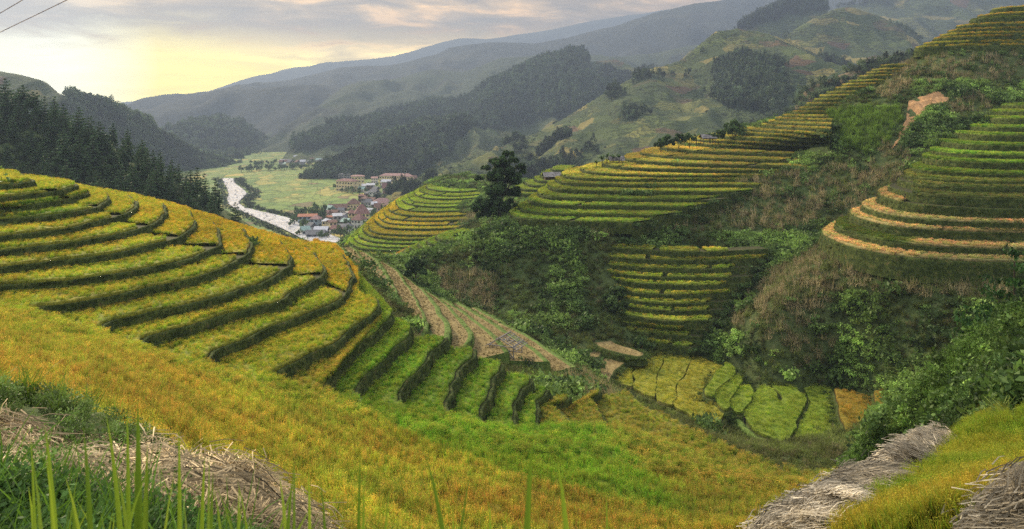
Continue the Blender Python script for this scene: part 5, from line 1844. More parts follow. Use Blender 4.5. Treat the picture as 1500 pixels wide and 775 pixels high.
px_tree('mango_tree', 'broad dark tree with yellowish leaves left of the lower terraces', 'tree', 905, 462, 164,
        [(905, 432, 13), (893, 440, 12), (918, 440, 11), (905, 450, 14), (888, 452, 10), (922, 450, 9)], M['midleaf'], 4, trunk=0.3)
px_tree('mango_tree', 'broad very dark tree between the bushy spur and the stream', 'tree', 868, 465, 168,
        [(868, 425, 12), (856, 436, 12), (878, 438, 11), (866, 448, 14), (850, 455, 10)], M['darkleaf'], 5, trunk=0.3)
for i, (u, v, s, lb) in enumerate([(968, 213, 6, 'small bush at the left end of the ridge tree row'), (978, 210, 8, 'second bush of the ridge tree row, next to banana leaves'), (994, 206, 7, 'dark bush left of the grey hut roof on the ridge'),
                               (1010, 204, 6, 'low bush behind the ridge terraces, left of the palms'), (1052, 200, 7, 'bush against the left side of the dark dome tree')]):
    px_tree('ridge_bush', lb, 'bush', u, v + 6, 262, [(u, v - 4, s), (u - 5, v, s * 0.8), (u + 5, v, s * 0.8)], M['darkleaf'], 20 + i, 'bushes along the terraced ridge', trunk=0.15)


def banana(label, u, v, Y, hgt, seed):
    r_ = random.Random(seed)
    b = Vector(P(u, v, Y=Y))
    root = link(bpy.data.objects.new('banana_plant', None))
    root.location = b
    tag(root, label, 'banana plant', 'banana plants beside the ridge hut')
    V, Fq = [], []
    tube(V, Fq, (0, 0, -1.0), (0, 0, hgt * 0.45), 0.16, 0.1)
    mesh('trunk', V, Fq, M['bark'], root)
    for k in range(9):
        a = r_.uniform(0, 6.28); L = hgt * r_.uniform(0.5, 0.75); el = r_.uniform(0.7, 1.4)
        V, Fq, Cc = [], [], []
        n = 7
        for s in range(n + 1):
            t_ = s / n
            rr = L * t_ * math.cos(el) * (1 + 0.4 * t_)
            zz_ = hgt * 0.42 + L * (t_ * math.sin(el) - 0.55 * t_ ** 2.6)
            ww = 0.34 * math.sin(math.pi * min(1, t_ * 0.9 + 0.08)) * (0.7 + 0.3 * r_.random())
            for sg in (-1, 0, 1):
                V.append((rr * math.cos(a) - math.sin(a) * ww * sg, rr * math.sin(a) + math.cos(a) * ww * sg, zz_ - abs(sg) * ww * 0.35))
                Cc.append((0.6 + 0.5 * t_,) * 3)
        for s in range(n):
            q = 3 * s
            Fq += [(q, q + 1, q + 4, q + 3), (q + 1, q + 2, q + 5, q + 4)]
        o = mesh('leaf', V, Fq, M['banana'], root, smooth=True)
        vattr(o, 'vc', np.array(Cc))


for i, (u, v, h_, lb) in enumerate([(874, 246, 3.2, 'leftmost banana plant leaning out over the terrace edge'), (882, 243, 4.2, 'tall banana plant beside the small ridge hut, second from the left'),
                                    (889, 240, 4.6, 'tallest banana plant with upright leaves by the ridge hut'), (898, 240, 4.0, 'banana plant directly behind the small ridge hut roof'), (907, 238, 3.4, 'rightmost banana plant right of the small ridge hut'),
                                    (1020, 208, 4.0, 'banana plant on the ridge among the bushes, left of the grey roof'), (1040, 206, 3.8, 'banana plant on the ridge just left of the dark dome tree')]):
    banana(lb, u, v, 244 if i < 5 else 262, h_, 50 + i)


# pines
def pine_mesh(seed, tiers=11, mat=None, leaf=0.062, width=0.24, lowest=0.18, open_=0.0, dens=2):
    r_ = np.random.default_rng(seed)
    V, Fq, Cc = [], [], []
    for k in range(tiers):
        t_ = k / (tiers - 1)
        z0 = lowest + (1 - lowest) * t_
        R_ = width * min(1, 0.75 + t_) * (1 - t_) ** 0.55 * r_.uniform(0.65, 1.2) + 0.025
        nb = max(5, int(11 * (1 - t_) + 4))
        for b in range(nb):
            if r_.uniform() < open_: continue
            a = r_.uniform(0, 6.283)
            L = R_ * r_.uniform(0.6, 1.15)
            m_ = max(3, int(L / 0.024))
            kk = r_.uniform(0.65, 1.35)
            for s in range(m_):
                f = (s + 1) / m_
                for _ in range(dens):
                    c_ = np.array((math.cos(a) * L * f, math.sin(a) * L * f, z0 + L * 0.15 * f)) + r_.normal(0, 0.012, 3)
                    a1 = r_.normal(size=3); a1[2] = abs(a1[2]) + 0.4; a1 /= np.linalg.norm(a1)
                    a2 = np.cross(a1, r_.normal(size=3)); a2 /= np.linalg.norm(a2)
                    sz = leaf * r_.uniform(0.5, 1.0) * (0.6 + 0.6 * (1 - t_))
                    b0 = len(V)
                    for sx, sy in ((-0.6, 0), (0, -0.35), (0.8, 0), (0, 0.35)):
                        V.append(tuple(c_ + (a1 * sx + a2 * sy) * sz)); q = kk * (0.7 + 0.5 * f); Cc.append((q, q, q))
                    Fq.append((b0, b0 + 1, b0 + 2, b0 + 3))
    o = mesh('crown', V, Fq, mat or M['pine'], hidden=True)
    vattr(o, 'vc', np.array(Cc))
    V, Fq = [], []
    tube(V, Fq, (0, 0, -0.06), (0, 0, 0.95), 0.016, 0.004)
    t = mesh('trunk', V, Fq, M['bark'], hidden=True)
    return o, t


pines = [pine_mesh(300 + i, 11 - (i % 3), width=(0.2, 0.26, 0.23, 0.3)[i], lowest=(0.16, 0.2, 0.3, 0.12)[i]) for i in range(4)]
pines.append(pine_mesh(310, 7, width=0.24, lowest=0.58))          # bare trunk, round head


def put_pine(loc, h_, label, group, kind=0, w_=1.0, rz=0.0):
    root = link(bpy.data.objects.new('pine_tree', None))
    root.location = loc
    root.scale = (h_ * w_, h_ * w_, h_)
    root.rotation_euler = (0, 0, rz)
    tag(root, label, 'pine tree', group)
    for src in pines[kind]:
        c_ = src.copy()
        col.objects.link(c_)
        c_.parent = root
    return root


slope, SV, SF = ridge('pine_slope', 'steep slope behind the left terraces carrying the pine wood',
                      [(-260, 120, 330), (-120, 138, 320), (0, 165, 310), (50, 178, 305), (80, 192, 300), (110, 200, 296), (150, 212, 290), (200, 242, 282), (250, 276, 272), (300, 312, 262), (345, 345, 255)],
                      120, M['ground'], zf=-62, seed=40, amp=2.2, gul=40, nu=110, pw=1.0, back=0.8,
                      forest=lambda x, y, z, u0, u, v: np.ones(len(x)))
for u_ in range(0, 110):
    mark(SV[:34, u_, :2], SV[:34, u_, 2])
r_ = np.random.default_rng(77)
placed = []
for rowi in np.linspace(4, 35, 15):
    i0 = int(rowi)
    for c_ in np.arange(0, 109, 2.6):
        j = min(108, max(0, int(c_ + r_.uniform(-1.2, 1.2))))
        ii = min(34, max(0, i0 + r_.integers(-1, 2)))
        q = SV[ii, j]
        uu, vv = proj(q[0], q[1], q[2])
        if uu < -50 or uu > 345: continue
        placed.append((vv, uu, q, ii))
# keep the ones whose heads can be seen over the terraces in front
sk = lambda u: np.interp(u, [-50, 0, 100, 200, 250, 330, 400], [245, 248, 266, 298, 306, 330, 350])
pl = [p_ for p_ in placed if p_[0] - 30 < sk(p_[1]) + 8]
r_.shuffle(pl)
pl = pl[:285]
print('pines', len(placed), len(pl))
for (vv, uu, q, ii) in pl:
    hh = r_.uniform(7.5, 12.5) * (0.9 if uu > 180 else 1.0) * (0.72 if vv > 225 and uu < 90 else 1)
    put_pine((q[0], q[1], q[2] - 0.5), hh, 'dark green pine standing among many in the dense wood on the left slope', 'pines of the wood on the left slope', int(r_.integers(0, 4)), r_.uniform(0.85, 1.3), r_.uniform(0, 6.28))
for (u, v, Y, hh, k, lb) in [(33, 182, 305, 14.5, 4, 'tall pine with a bare trunk and round head sticking out above the left wood'), (48, 186, 304, 13.0, 4, 'second tall pine above the left wood, just right of the round headed one'),
                             (80, 192, 298, 12.5, 0, 'pointed pine rising in the gap right of the two round headed pines'), (8, 168, 308, 13.5, 3, 'broad pine rising at the left end of the wood')]:
    put_pine(P(u, v, Y=Y), hh, lb, 'pines of the wood on the left slope', k, 1.1)
shr = SV[:34].reshape(-1, 3)
shr = shr[r_.integers(0, len(shr), 6500)] + r_.normal(0, 1.2, (6500, 3)) * (1, 1, 0.1)
scatter('undergrowth', slope, shr, r_.uniform(1.2, 2.8, len(shr)), np.array((0.045, 0.075, 0.026)) * r_.uniform(0.5, 1.6, (len(shr), 1)), 'shrub')
for i, (u, v, hh, k, lb) in enumerate([(149, 163, 22, 3, 'lone spreading tree on the crest of the far left ridge'), (163, 165, 26, 1, 'tallest lone tree on the crest of the far left ridge'), (175, 172, 20, 3, 'left one of two low crowned trees on the far left ridge crest'),
                                       (182, 174, 21, 3, 'right one of two low crowned trees on the far left ridge crest'), (71, 134, 15, 0, 'small shed shaded by a tree near the top of the far left ridge')]):
    if i == 4: continue
    put_pine(P(u, v + 4, Y=1040), hh, lb, 'lone trees on the far left crest', k, 1.5)
# young pine at the right edge
yp = [pine_mesh(330, 12, M['brightpine'], 0.036, 0.40, 0.05, dens=6)]
pines.append(yp[0])
bx = P(1486, 450, Y=72)
put_pine((bx[0], bx[1], float(H(bx[0], bx[1])) - 0.3), max(6.0, -12.6 - float(H(bx[0], bx[1]))), 'bright young pine tree standing at the right edge below the tan terraces', None, 5, 1.05)

# ------------------------------------------------------------------ river
L_ = [(322, 262), (326, 266), (328, 272), (331, 277), (333, 286), (331, 293), (336, 302), (355, 312), (375, 321), (394, 330), (411, 337), (440, 352), (480, 372)]
R_ = [(343, 262), (344, 266), (346, 270), (356, 277), (363, 284), (358, 290), (351, 297), (358, 304), (381, 310), (404, 315), (424, 320), (450, 330), (500, 350)]
Lp, Rp = crom(pts3(VZ, L_), 10), crom(pts3(VZ, R_), 10)
rows = []
for t_ in np.linspace(0.07, 0.93, 14):
    Q = Lp * (1 - t_) + Rp * t_
    rows.append(np.column_stack([Q, VZ + 1.0 + 0.25 * fbm(Q[:, 0], Q[:, 1], 5, 3, 3)]))
m_, nt_, oo_ = newmat('river_water')
n1_ = noise(nt_, 0.16, 7, 0.75)
surf(nt_, oo_, ramp(nt_, n1_, [(0.30, (0.13, 0.14, 0.15)), (0.44, (0.38, 0.39, 0.40)), (0.6, (0.58, 0.59, 0.60))]), 0.35, 0, (noise(nt_, 0.6, 5), 0.7, 0.5), spec=0.5)
rv = mesh('river', np.vstack(rows), gridfaces(14, len(Lp)), m_, smooth=True)
tag(rv, 'pale shallow river bending round the valley paddies', kind='structure')
V, Fq = [], []
M['rock'] = noisemat('river_rock', [(0.3, (0.09, 0.09, 0.09)), (0.7, (0.32, 0.31, 0.29))], 0.8)
r_ = random.Random(3)
for i in range(260):
    k = r_.randrange(len(Lp)); t_ = r_.random() if r_.random() < 0.6 else r_.choice((0.02, 0.97))
    q = Lp[k] * (1 - t_) + Rp[k] * t_
    s = r_.uniform(0.4, 1.2)
    b0 = len(V)
    for (a, b, c_) in ((-1, -0.7, 0), (1, -0.8, 0), (1.1, 0.7, 0), (-0.8, 0.8, 0), (-0.4, -0.3, 0.8), (0.5, -0.4, 0.7), (0.5, 0.4, 0.9), (-0.4, 0.4, 0.6)):
        V.append((q[0] + a * s * r_.uniform(0.7, 1.2), q[1] + b * s, VZ + 0.7 + c_ * s * r_.uniform(0.6, 1.1)))
    Fq += [tuple(b0 + i_ for i_ in f) for f in ((4, 5, 6, 7), (0, 1, 5, 4), (1, 2, 6, 5), (2, 3, 7, 6), (3, 0, 4, 7))]
rk = mesh('river_boulders', V, Fq, M['rock'])
tag(rk, 'grey boulders strewn through the shallow river', kind='stuff')
# bushes along the banks
E = np.vstack([Lp + np.array((-4, 0)), Rp + np.array((5, 2)), Rp + np.array((8, 4))])
E = np.repeat(E, 2, 0) + rng.normal(0, 2.5, (len(E) * 2, 2))
scatter('riverside_bushes', vf, np.column_stack([E, np.full(len(E), VZ)]), rng.uniform(1.0, 3.4, len(E)), np.array((0.05, 0.075, 0.03)) * rng.uniform(0.6, 1.5, (len(E), 1)), 'shrub')

# ------------------------------------------------------------------ village
def vm(name, c, var=0.15):
    return plain(name, c, 0.8, var, 0.4)


WALL = {'cream': vm('cream_render', (0.72, 0.60, 0.34)), 'white': vm('white_render', (0.62, 0.60, 0.56)), 'blue': vm('blue_grey_render', (0.30, 0.36, 0.40)), 'grey': vm('grey_render', (0.30, 0.29, 0.28)), 'brown': vm('wood_wall', (0.17, 0.12, 0.08)),
        'pink': vm('pink_render', (0.50, 0.34, 0.27))}
ROOF = {'red': vm('red_roof', (0.23, 0.125, 0.105)), 'pale': vm('pale_red_roof', (0.36, 0.22, 0.19)), 'rust': vm('rust_roof', (0.20, 0.12, 0.09)), 'grey': vm('grey_roof', (0.17, 0.17, 0.17)), 'tin': vm('tin_roof', (0.55, 0.56, 0.57)),
        'blue': vm('blue_roof', (0.08, 0.20, 0.42)), 'orange': vm('orange_roof', (0.40, 0.17, 0.10)), 'teal': vm('green_roof', (0.30, 0.42, 0.36))}
M['pane'] = plain('window_dark', (0.035, 0.045, 0.05), 0.25)
M['door'] = plain('door_dark', (0.06, 0.045, 0.035), 0.6)


def box(V, Fq, x0, x1, y0, y1, z0, z1):
    b = len(V)
    V += [(x, y, z) for z in (z0, z1) for (x, y) in ((x0, y0), (x1, y0), (x1, y1), (x0, y1))]
    Fq += [tuple(b + i for i in f) for f in ((3, 2, 1, 0), (4, 5, 6, 7), (0, 1, 5, 4), (1, 2, 6, 5), (2, 3, 7, 6), (3, 0, 4, 7))]


def house(label, u, vb, wpx, storeys, wall, roof, depth=9, yaw=0, hip=False, rise=0.28, bays=3, cat='house', group=None, name='house', z=None, Y=None, sh=3.2, windows=True):
    if Y is None: Y = -VZ * F / (vb - HV)
    loc = Vector(P(u, vb, Y=Y))
    wd = wpx / F * Y
    root = link(bpy.data.objects.new(name, None))
    root.location = loc
    root.rotation_euler = (0, 0, R(yaw))
    tag(root, label, cat, group)
    hx, hy, hh = wd / 2, depth / 2, storeys * sh
    V, Fq = [], []
    box(V, Fq, -hx, hx, -hy, hy, -1.0, hh)
    if not hip:
        b = len(V); rz_ = hh + depth * rise
        V += [(-hx, -hy, hh), (-hx, hy, hh), (-hx, 0, rz_), (hx, -hy, hh), (hx, hy, hh), (hx, 0, rz_)]
        Fq += [(b, b + 2, b + 1), (b + 3, b + 4, b + 5)]
    mesh('wall', V, Fq, WALL[wall], root)
    e = 0.6
    rz_ = hh + depth * rise
    V, Fq = [], []
    ins = min(hx * 0.8, hy) if hip else -e
    for dz in (0, 0.18):
        V += [(-hx - e, -hy - e, hh - 0.1 + dz), (hx + e, -hy - e, hh - 0.1 + dz), (hx + e, hy + e, hh - 0.1 + dz), (-hx - e, hy + e, hh - 0.1 + dz), (-hx + ins, 0, rz_ + dz), (hx - ins, 0, rz_ + dz)]
    Fq = [(6, 7, 11, 10), (8, 9, 10, 11), (0, 4, 5, 1), (2, 5, 4, 3), (7, 8, 11), (9, 6, 10), (1, 5, 2), (3, 4, 0), (0, 1, 7, 6), (1, 2, 8, 7), (2, 3, 9, 8), (3, 0, 6, 9)]
    if not hip: Fq = [f for f in Fq if f not in ((1, 5, 2), (3, 4, 0))] + [(1, 5, 2), (3, 4, 0)]
    mesh('roof', V, Fq, ROOF[roof], root)
    if windows:
        for s in range(storeys):
            for k in range(bays):
                cx = -hx + (k + 0.5) * wd / bays
                ww = min(1.3, wd / bays * 0.28)
                V, Fq = [], []
                if s == 0 and k == bays // 2:
                    box(V, Fq, cx - 0.6, cx + 0.6, -hy - 0.05, -hy + 0.05, 0, 2.2)
                    mesh('door', V, Fq, M['door'], root)
                    continue
                box(V, Fq, cx - ww, cx + ww, -hy - 0.06, -hy + 0.05, s * sh + 1.0, s * sh + 2.4)
                mesh('window', V, Fq, M['pane'], root)
        for s in range(storeys):
            for sx in (-1, 1):
                V, Fq = [], []
                box(V, Fq, sx * hx - 0.06, sx * hx + 0.06, -1.0, 1.0, s * sh + 1.0, s * sh + 2.4)
                mesh('window', V, Fq, M['pane'], root)
    return root


G_ = 'buildings of the valley village'
house('three storey cream school block with pale roof at the edge of the green fields', 509, 280, 31, 3, 'cream', 'red', 11, -28, True, 0.22, 6, 'school building', G_, 'school_building', sh=3.9)
house('cream rear wing joined behind the left school block', 524, 272, 19, 3, 'cream', 'pale', 10, 10, True, 0.15, 4, 'school building', G_, 'school_building', sh=3.9)
house('long three storey cream school with wide red hip roof and rows of windows', 577, 271, 40, 3, 'cream', 'pale', 12, -4, True, 0.22, 11, 'school building', G_, 'school_building', sh=3.9)
house('end wing of the long cream school, its plain side turned to the fields', 597, 272, 14, 3, 'cream', 'pale', 16, 18, True, 0.2, 3, 'school building', G_, 'school_building', sh=3.9)
house('long low cream building with a pale red hip roof below the schools', 560, 303, 29, 1, 'cream', 'pale', 12, 6, True, 0.35, 5, 'building', G_, 'low_building', sh=4.2)
house('cream two storey house with a big dark red hip roof', 530, 323, 21, 2, 'cream', 'red', 13, 12, True, 0.55, 4, 'house', G_, sh=3.2)
house('small cream annex at the left side of the big red hip roof', 515, 322, 9, 2, 'cream', 'red', 9, 12, True, 0.3, 2, 'house', G_, sh=3.0)
house('pale house with red hip roof half hidden behind the green terraces', 526, 333, 15, 2, 'white', 'red', 10, -20, True, 0.4, 3, 'house', G_)
house('cream house with a brown hip roof beside the paddies', 518, 304, 17, 1, 'cream', 'rust', 11, 8, True, 0.4, 4, 'house', G_, sh=4)
house('long blue grey house with an orange red roof next to the bamboo', 451, 327, 26, 2, 'blue', 'orange', 9, 6, False, 0.18, 4, 'house', G_, sh=3.0)
house('shed with a bright white sheet metal roof nearest the near hill', 471, 342, 19, 1, 'grey', 'tin', 9, 0, False, 0.30, 3, 'shed', G_, 'shed', sh=2.6)
house('low house with a long dark grey roof below the white roofed shed', 463, 347, 26, 1, 'grey', 'grey', 9, 4, False, 0.3, 3, 'house', G_, sh=2.4)
house('white gabled house with a small red roof standing upright in mid village', 565, 284, 9, 2, 'white', 'red', 8, 4, False, 0.7, 2, 'house', G_)
house('house with a pale green metal roof right of the white gabled house', 574, 284, 9, 1, 'white', 'teal', 8, 0, False, 0.3, 2, 'house', G_)
house('white two storey house with a red roof in front of the wooded foothill', 549, 268, 9, 2, 'white', 'pale', 8, 0, False, 0.2, 3, 'house', G_)
house('tall pale blue grey building with a flat looking roof at the right of the village', 604, 279, 14, 2, 'blue', 'grey', 9, 0, True, 0.12, 4, 'house', G_)
house('white house with arched front and red roof at the right end of the village', 603, 288, 13, 2, 'white', 'pale', 9, -8, True, 0.3, 3, 'house', G_)
house('pink roofed long house in front of the long school', 588, 273, 18, 1, 'pink', 'pale', 8, 4, False, 0.3, 4, 'house', G_)
house('grey long house with a flat dark roof behind the left school block', 505, 262, 17, 2, 'grey', 'grey', 9, 0, True, 0.12, 4, 'house', G_)
house('row of low brown roofed houses left of the road', 495, 309, 26, 1, 'brown', 'rust', 9, 8, False, 0.35, 5, 'house', G_)
house('white house front with red roof between the bamboo and the road', 478, 318, 13, 1, 'white', 'pale', 8, -30, False, 0.35, 3, 'house', G_)
house('small house with an orange awning roof by the road bend', 483, 323, 13, 1, 'grey', 'orange', 5, 4, False, 0.2, 3, 'house', G_)
house('building with a blue roof edge at the right below the low cream building', 575, 299, 12, 1, 'white', 'blue', 8, 0, False, 0.2, 3, 'house', G_)
rr_ = random.Random(9)
spots = []
cand = [(484, 312), (490, 316), (500, 313), (470, 322), (463, 332), (456, 338), (447, 343), (478, 335), (486, 337), (494, 327), (502, 325), (508, 330), (500, 337), (510, 338), (492, 341), (540, 306), (546, 299), (536, 300), (530, 296), (548, 309), (553, 314), (541, 316),
        (570, 306), (536, 276), (543, 279), (551, 281), (530, 281), (558, 290), (567, 292), (577, 291), (586, 289), (593, 292), (583, 282), (590, 283), (597, 283), (608, 283), (612, 277), (620, 274), (614, 270), (606, 269), (598, 274), (578, 277), (540, 287), (566, 274), (585, 296), (572, 287), (548, 290), (618, 281),
        (627, 276), (612, 288), (505, 258), (516, 258)]
walls_, roofs_ = ['white', 'cream', 'grey', 'blue', 'brown', 'white', 'pink'], ['red', 'pale', 'rust', 'grey', 'tin', 'rust', 'grey', 'grey', 'tin', 'teal', 'rust', 'grey']
wn = {'white': 'white', 'cream': 'cream', 'grey': 'grey', 'blue': 'bluish', 'brown': 'wooden', 'pink': 'pinkish'}
rn = {'red': 'red', 'pale': 'faded red', 'rust': 'rusty brown', 'grey': 'dark grey', 'tin': 'silvery tin', 'teal': 'pale green'}
for (u, v) in cand:
    wl, rf = rr_.choice(walls_), rr_.choice(roofs_)
    st = 1 if rr_.random() < 0.6 else 2
    house('small %s village house with a %s roof among trees and other houses' % (wn[wl], rn[rf]), u, v, rr_.uniform(7, 13), st, wl, rf, rr_.uniform(6, 9), rr_.uniform(-35, 35), rr_.random() < 0.3, rr_.uniform(0.2, 0.45), 2, 'house', G_)
for k in range(42):
    u, v = rr_.uniform(412, 522), 0
    v = 243 - rr_.random() ** 1.5 * 24 if u > 425 else rr_.uniform(240, 244)
    wl, rf = rr_.choice(walls_[:4]), rr_.choice(roofs_)
    house('tiny %s house with a %s roof in the hazy far settlement' % (wn[wl], rn[rf]), u, v, rr_.uniform(4, 8), rr_.choice((1, 2)), wl, rf, 10, rr_.uniform(-30, 30), False, 0.3, 2, 'house', 'houses of the hazy far settlement', windows=False)
# road through the village
V, Fq = [], []
RD = crom(pts3(VZ, [(470, 352), (478, 342), (483, 332), (488, 324), (495, 318), (506, 313), (522, 309)]), 8)
T = np.gradient(RD, axis=0); T /= np.linalg.norm(T, axis=1, keepdims=True)
Nn = np.stack([-T[:, 1], T[:, 0]], 1) * 3.5
M['road'] = noisemat('concrete_road', [(0.3, (0.26, 0.25, 0.23)), (0.7, (0.40, 0.38, 0.35))], 0.3)
V = np.vstack([np.column_stack([RD - Nn, np.full(len(RD), VZ + 1.0)]), np.column_stack([RD + Nn, np.full(len(RD), VZ + 1.0)]), np.column_stack([RD + Nn * 1.05, np.full(len(RD), VZ - 1.0)])])
rd = mesh('village_road', V, gridfaces(3, len(RD)), M['road'])
tag(rd, 'pale concrete road curving into the village', kind='structure')

# village trees: each its own
tm = []
for i in range(5):
    v_, f_, c_ = leafcloud(200, 1, 0.9, 0.17, 500 + i, 0.75, clumps=6 + i % 3, colv=0.35)
    o = mesh('crown', v_, f_, M['midleaf'] if i % 2 else M['darkleaf'], hidden=True); vattr(o, 'vc', np.array(c_))
    V, Fq = [], []
    tube(V, Fq, (0, 0, -0.2), (0, 0, 1.2), 0.10, 0.06)
    tube(V, Fq, (0, 0, 0.6), (0.5, 0.1, 1.4), 0.05, 0.02); tube(V, Fq, (0, 0, 0.7), (-0.4, 0.2, 1.5), 0.05, 0.02)
    tm.append((o, mesh('trunk', V, Fq, M['bark'], hidden=True)))


def vtree(u, v, s, label, group, tall=1.0, Y=None, k=None):
    Y = Y or -VZ * F / (v - HV)
    root = link(bpy.data.objects.new('broadleaf_tree', None))
    root.location = P(u, v, Y=Y)
    root.scale = (s, s, s * tall)
    root.rotation_euler = (0, 0, rr_.uniform(0, 6.28))
    tag(root, label, 'tree', group)
    for src in tm[rr_.randrange(5) if k is None else k]:
        c_ = src.copy(); col.objects.link(c_); c_.parent = root


for k in range(22):
    vtree(rr_.uniform(432, 478), rr_.uniform(316, 326), rr_.uniform(2.6, 4.2), 'feathery dark bamboo clump beside the river bend below the fields', 'bamboo clumps at the near edge of the village', 1.7)
for (u, v) in [(450, 334), (444, 338), (455, 331), (430, 330), (424, 333), (437, 345), (470, 350), (480, 349), (490, 347), (498, 346), (506, 345), (512, 342), (505, 333), (468, 328), (493, 333), (478, 328), (517, 314), (510, 312), (525, 313), (533, 310), (540, 311), (527, 297), (534, 294),
               (545, 296), (553, 296), (541, 291), (530, 290), (525, 286), (536, 284), (547, 286), (556, 286), (560, 278), (551, 274), (542, 273), (533, 270), (528, 267), (520, 264), (512, 262), (566, 296), (573, 295), (580, 287), (589, 294), (594, 287), (606, 291), (612, 293), (619, 286), (626, 282), (600, 281),
               (576, 282), (584, 279), (569, 279), (631, 279), (500, 282), (508, 284), (516, 284), (492, 278), (524, 281), (558, 308), (566, 309), (546, 313), (538, 322), (545, 320)]:
    vtree(u + rr_.uniform(-2, 2), v + rr_.uniform(-1, 1), rr_.uniform(2.2, 4.2), 'dark round tree growing between the village houses', 'trees among the village houses', rr_.uniform(0.9, 1.4))
for k in range(90):
    a = rr_.random()
    if a < 0.45: u, v = rr_.uniform(365, 530), rr_.uniform(240, 246)
    elif a < 0.75: u, v = rr_.uniform(430, 525), rr_.uniform(222, 243)
    else:
        u = rr_.uniform(350, 465); v = 252 - (u - 350) * 0.05 + rr_.uniform(-1, 1)
    vtree(u, v, rr_.uniform(2.5, 6), 'small dark tree along the far edge of the valley fields', 'trees along the far edge of the valley fields', rr_.uniform(0.8, 1.3))

# utility poles in the paddies
M['wood'] = noisemat('old_wood', [(0.3, (0.10, 0.08, 0.06)), (0.7, (0.22, 0.18, 0.14))], 4)
for (u, v, lb) in [(456, 270, 'utility pole in the paddies, farthest of the three'), (465, 279, 'utility pole in the paddies, middle one of the three'), (469, 290, 'utility pole in the paddies, nearest of the three')]:
    root = link(bpy.data.objects.new('utility_pole', None)); root.location = P(u, v, z=VZ)
    tag(root, lb, 'utility pole', 'utility poles crossing the paddies')
    V, Fq = [], []; tube(V, Fq, (0, 0, 0), (0, 0, 10), 0.22, 0.15); mesh('pole', V, Fq, M['wood'], root)
    V, Fq = [], []; tube(V, Fq, (-1.2, 0, 9.2), (1.2, 0, 9.2), 0.09, 0.09); mesh('crossarm', V, Fq, M['wood'], root)

# ------------------------------------------------------------------ huts on the terraces
def hut(label, u, v, Y, w_, d_, h_, roofcol, yaw):
    root = link(bpy.data.objects.new('field_hut', None)); root.location = P(u, v, Y=Y); root.rotation_euler = (0, 0, R(yaw))
    tag(root, label, 'hut')
    for sx in (-1, 1):
        for sy in (-1, 1):
            V, Fq = [], []; tube(V, Fq, (sx * w_ * 0.45, sy * d_ * 0.45, -1.0), (sx * w_ * 0.45, sy * d_ * 0.45, h_), 0.09, 0.08); mesh('post', V, Fq, M['wood'], root)
    V, Fq = [], []; box(V, Fq, -w_ * 0.43, w_ * 0.43, -d_ * 0.4, d_ * 0.4, 0.5, h_ - 0.1); mesh('wall', V, Fq, WALL['brown'], root)
    nsl = 9
    for k in range(nsl):
        x0_ = -w_ * 0.58 + k * w_ * 1.16 / nsl
        for sgn in (-1, 1):
            V, Fq = [], []
            dzz = 0.02 * (k % 2) + rr_.uniform(0, 0.05)
            b0 = 0
            V = [(x0_, 0, h_ + 1.1 + dzz), (x0_ + w_ * 1.16 / nsl - 0.03, 0, h_ + 1.1 + dzz), (x0_ + w_ * 1.16 / nsl - 0.03, sgn * d_ * 0.75, h_ - 0.15 + dzz), (x0_, sgn * d_ * 0.75, h_ - 0.15 + dzz)]
            V += [(a_, b_, c_ - 0.06) for a_, b_, c_ in V]
            Fq = [(0, 1, 2, 3), (7, 6, 5, 4), (0, 4, 5, 1), (1, 5, 6, 2), (2, 6, 7, 3), (3, 7, 4, 0)]
            mesh('plank', V, Fq, roofcol, root)


M['oldroof'] = noisemat('weathered_roof', [(0.35, (0.10, 0.095, 0.09)), (0.6, (0.26, 0.25, 0.24)), (0.75, (0.46, 0.45, 0.44))], 1.3)
hut('small dark hut with weathered grey plank roof left of the middle terraces', 808, 266, 236, 4.6, 3.2, 1.7, M['oldroof'], 8)
hut('grey roofed hut half hidden by banana plants on the ridge terraces', 903, 238, 246, 4.2, 2.6, 0.8, M['oldroof'], 0)
hut('low hut with a pale roof on the ridge left of the dark dome tree', 1037, 206, 262, 4.4, 2.8, 1.0, M['oldroof'], 6)

# bare pole frame of an unfinished shelter
root = link(bpy.data.objects.new('shelter_frame', None))
b = P(741, 521, Y=130)
root.location = (b[0], b[1], b[2]); root.rotation_euler = (0, 0, R(-24))
tag(root, 'bare grey pole frame of an open shelter on the grassy slope below the harvested strips', 'shelter')
M['pole'] = plain('grey_bamboo', (0.30, 0.27, 0.23), 0.7)


def rod(nm, p, q, r0=0.07):
    V, Fq = [], []; tube(V, Fq, p, q, r0 * 1.5, r0 * 1.2); mesh(nm, V, Fq, M['pole'], root)


hw, hd = 2.1, 1.7
for sx in (-1, 1):
    for sy in (-1, 1):
        rod('post', (sx * hw, sy * hd, -1.6), (sx * hw, sy * hd, 2.0))
for sy in (-1, 1):
    rod('beam', (-hw - 0.4, sy * hd, 2.0), (hw + 0.4, sy * hd, 2.0)); rod('beam', (-hw, sy * hd, 0.3), (hw, sy * hd, 0.3))
for sx in (-1, 1):
    rod('beam', (sx * hw, -hd, 2.06), (sx * hw, hd, 2.06)); rod('brace', (sx * hw, -hd, 0.3), (sx * hw * 0.3, -hd, 2.0), 0.05)
rod('ridge_pole', (-0.2, -hd - 0.6, 3.3), (-0.2, hd + 0.6, 3.3), 0.08)
for k in range(6):
    yy = -hd - 0.4 + k * (2 * hd + 0.8) / 5
    rod('rafter', (-0.2, yy, 3.34), (-hw - 0.7, yy, 1.8), 0.05) if k in (0, 5) else None
    rod('rafter', (-0.2, yy, 3.34), (hw + 0.8, yy, 1.75), 0.06)
for k in range(5):
    t_ = k / 4
    rod('batten', (-0.1 + (hw + 0.8) * t_, -hd - 0.6, 3.42 - 1.6 * t_), (-0.1 + (hw + 0.8) * t_, hd + 0.6, 3.42 - 1.6 * t_), 0.045)

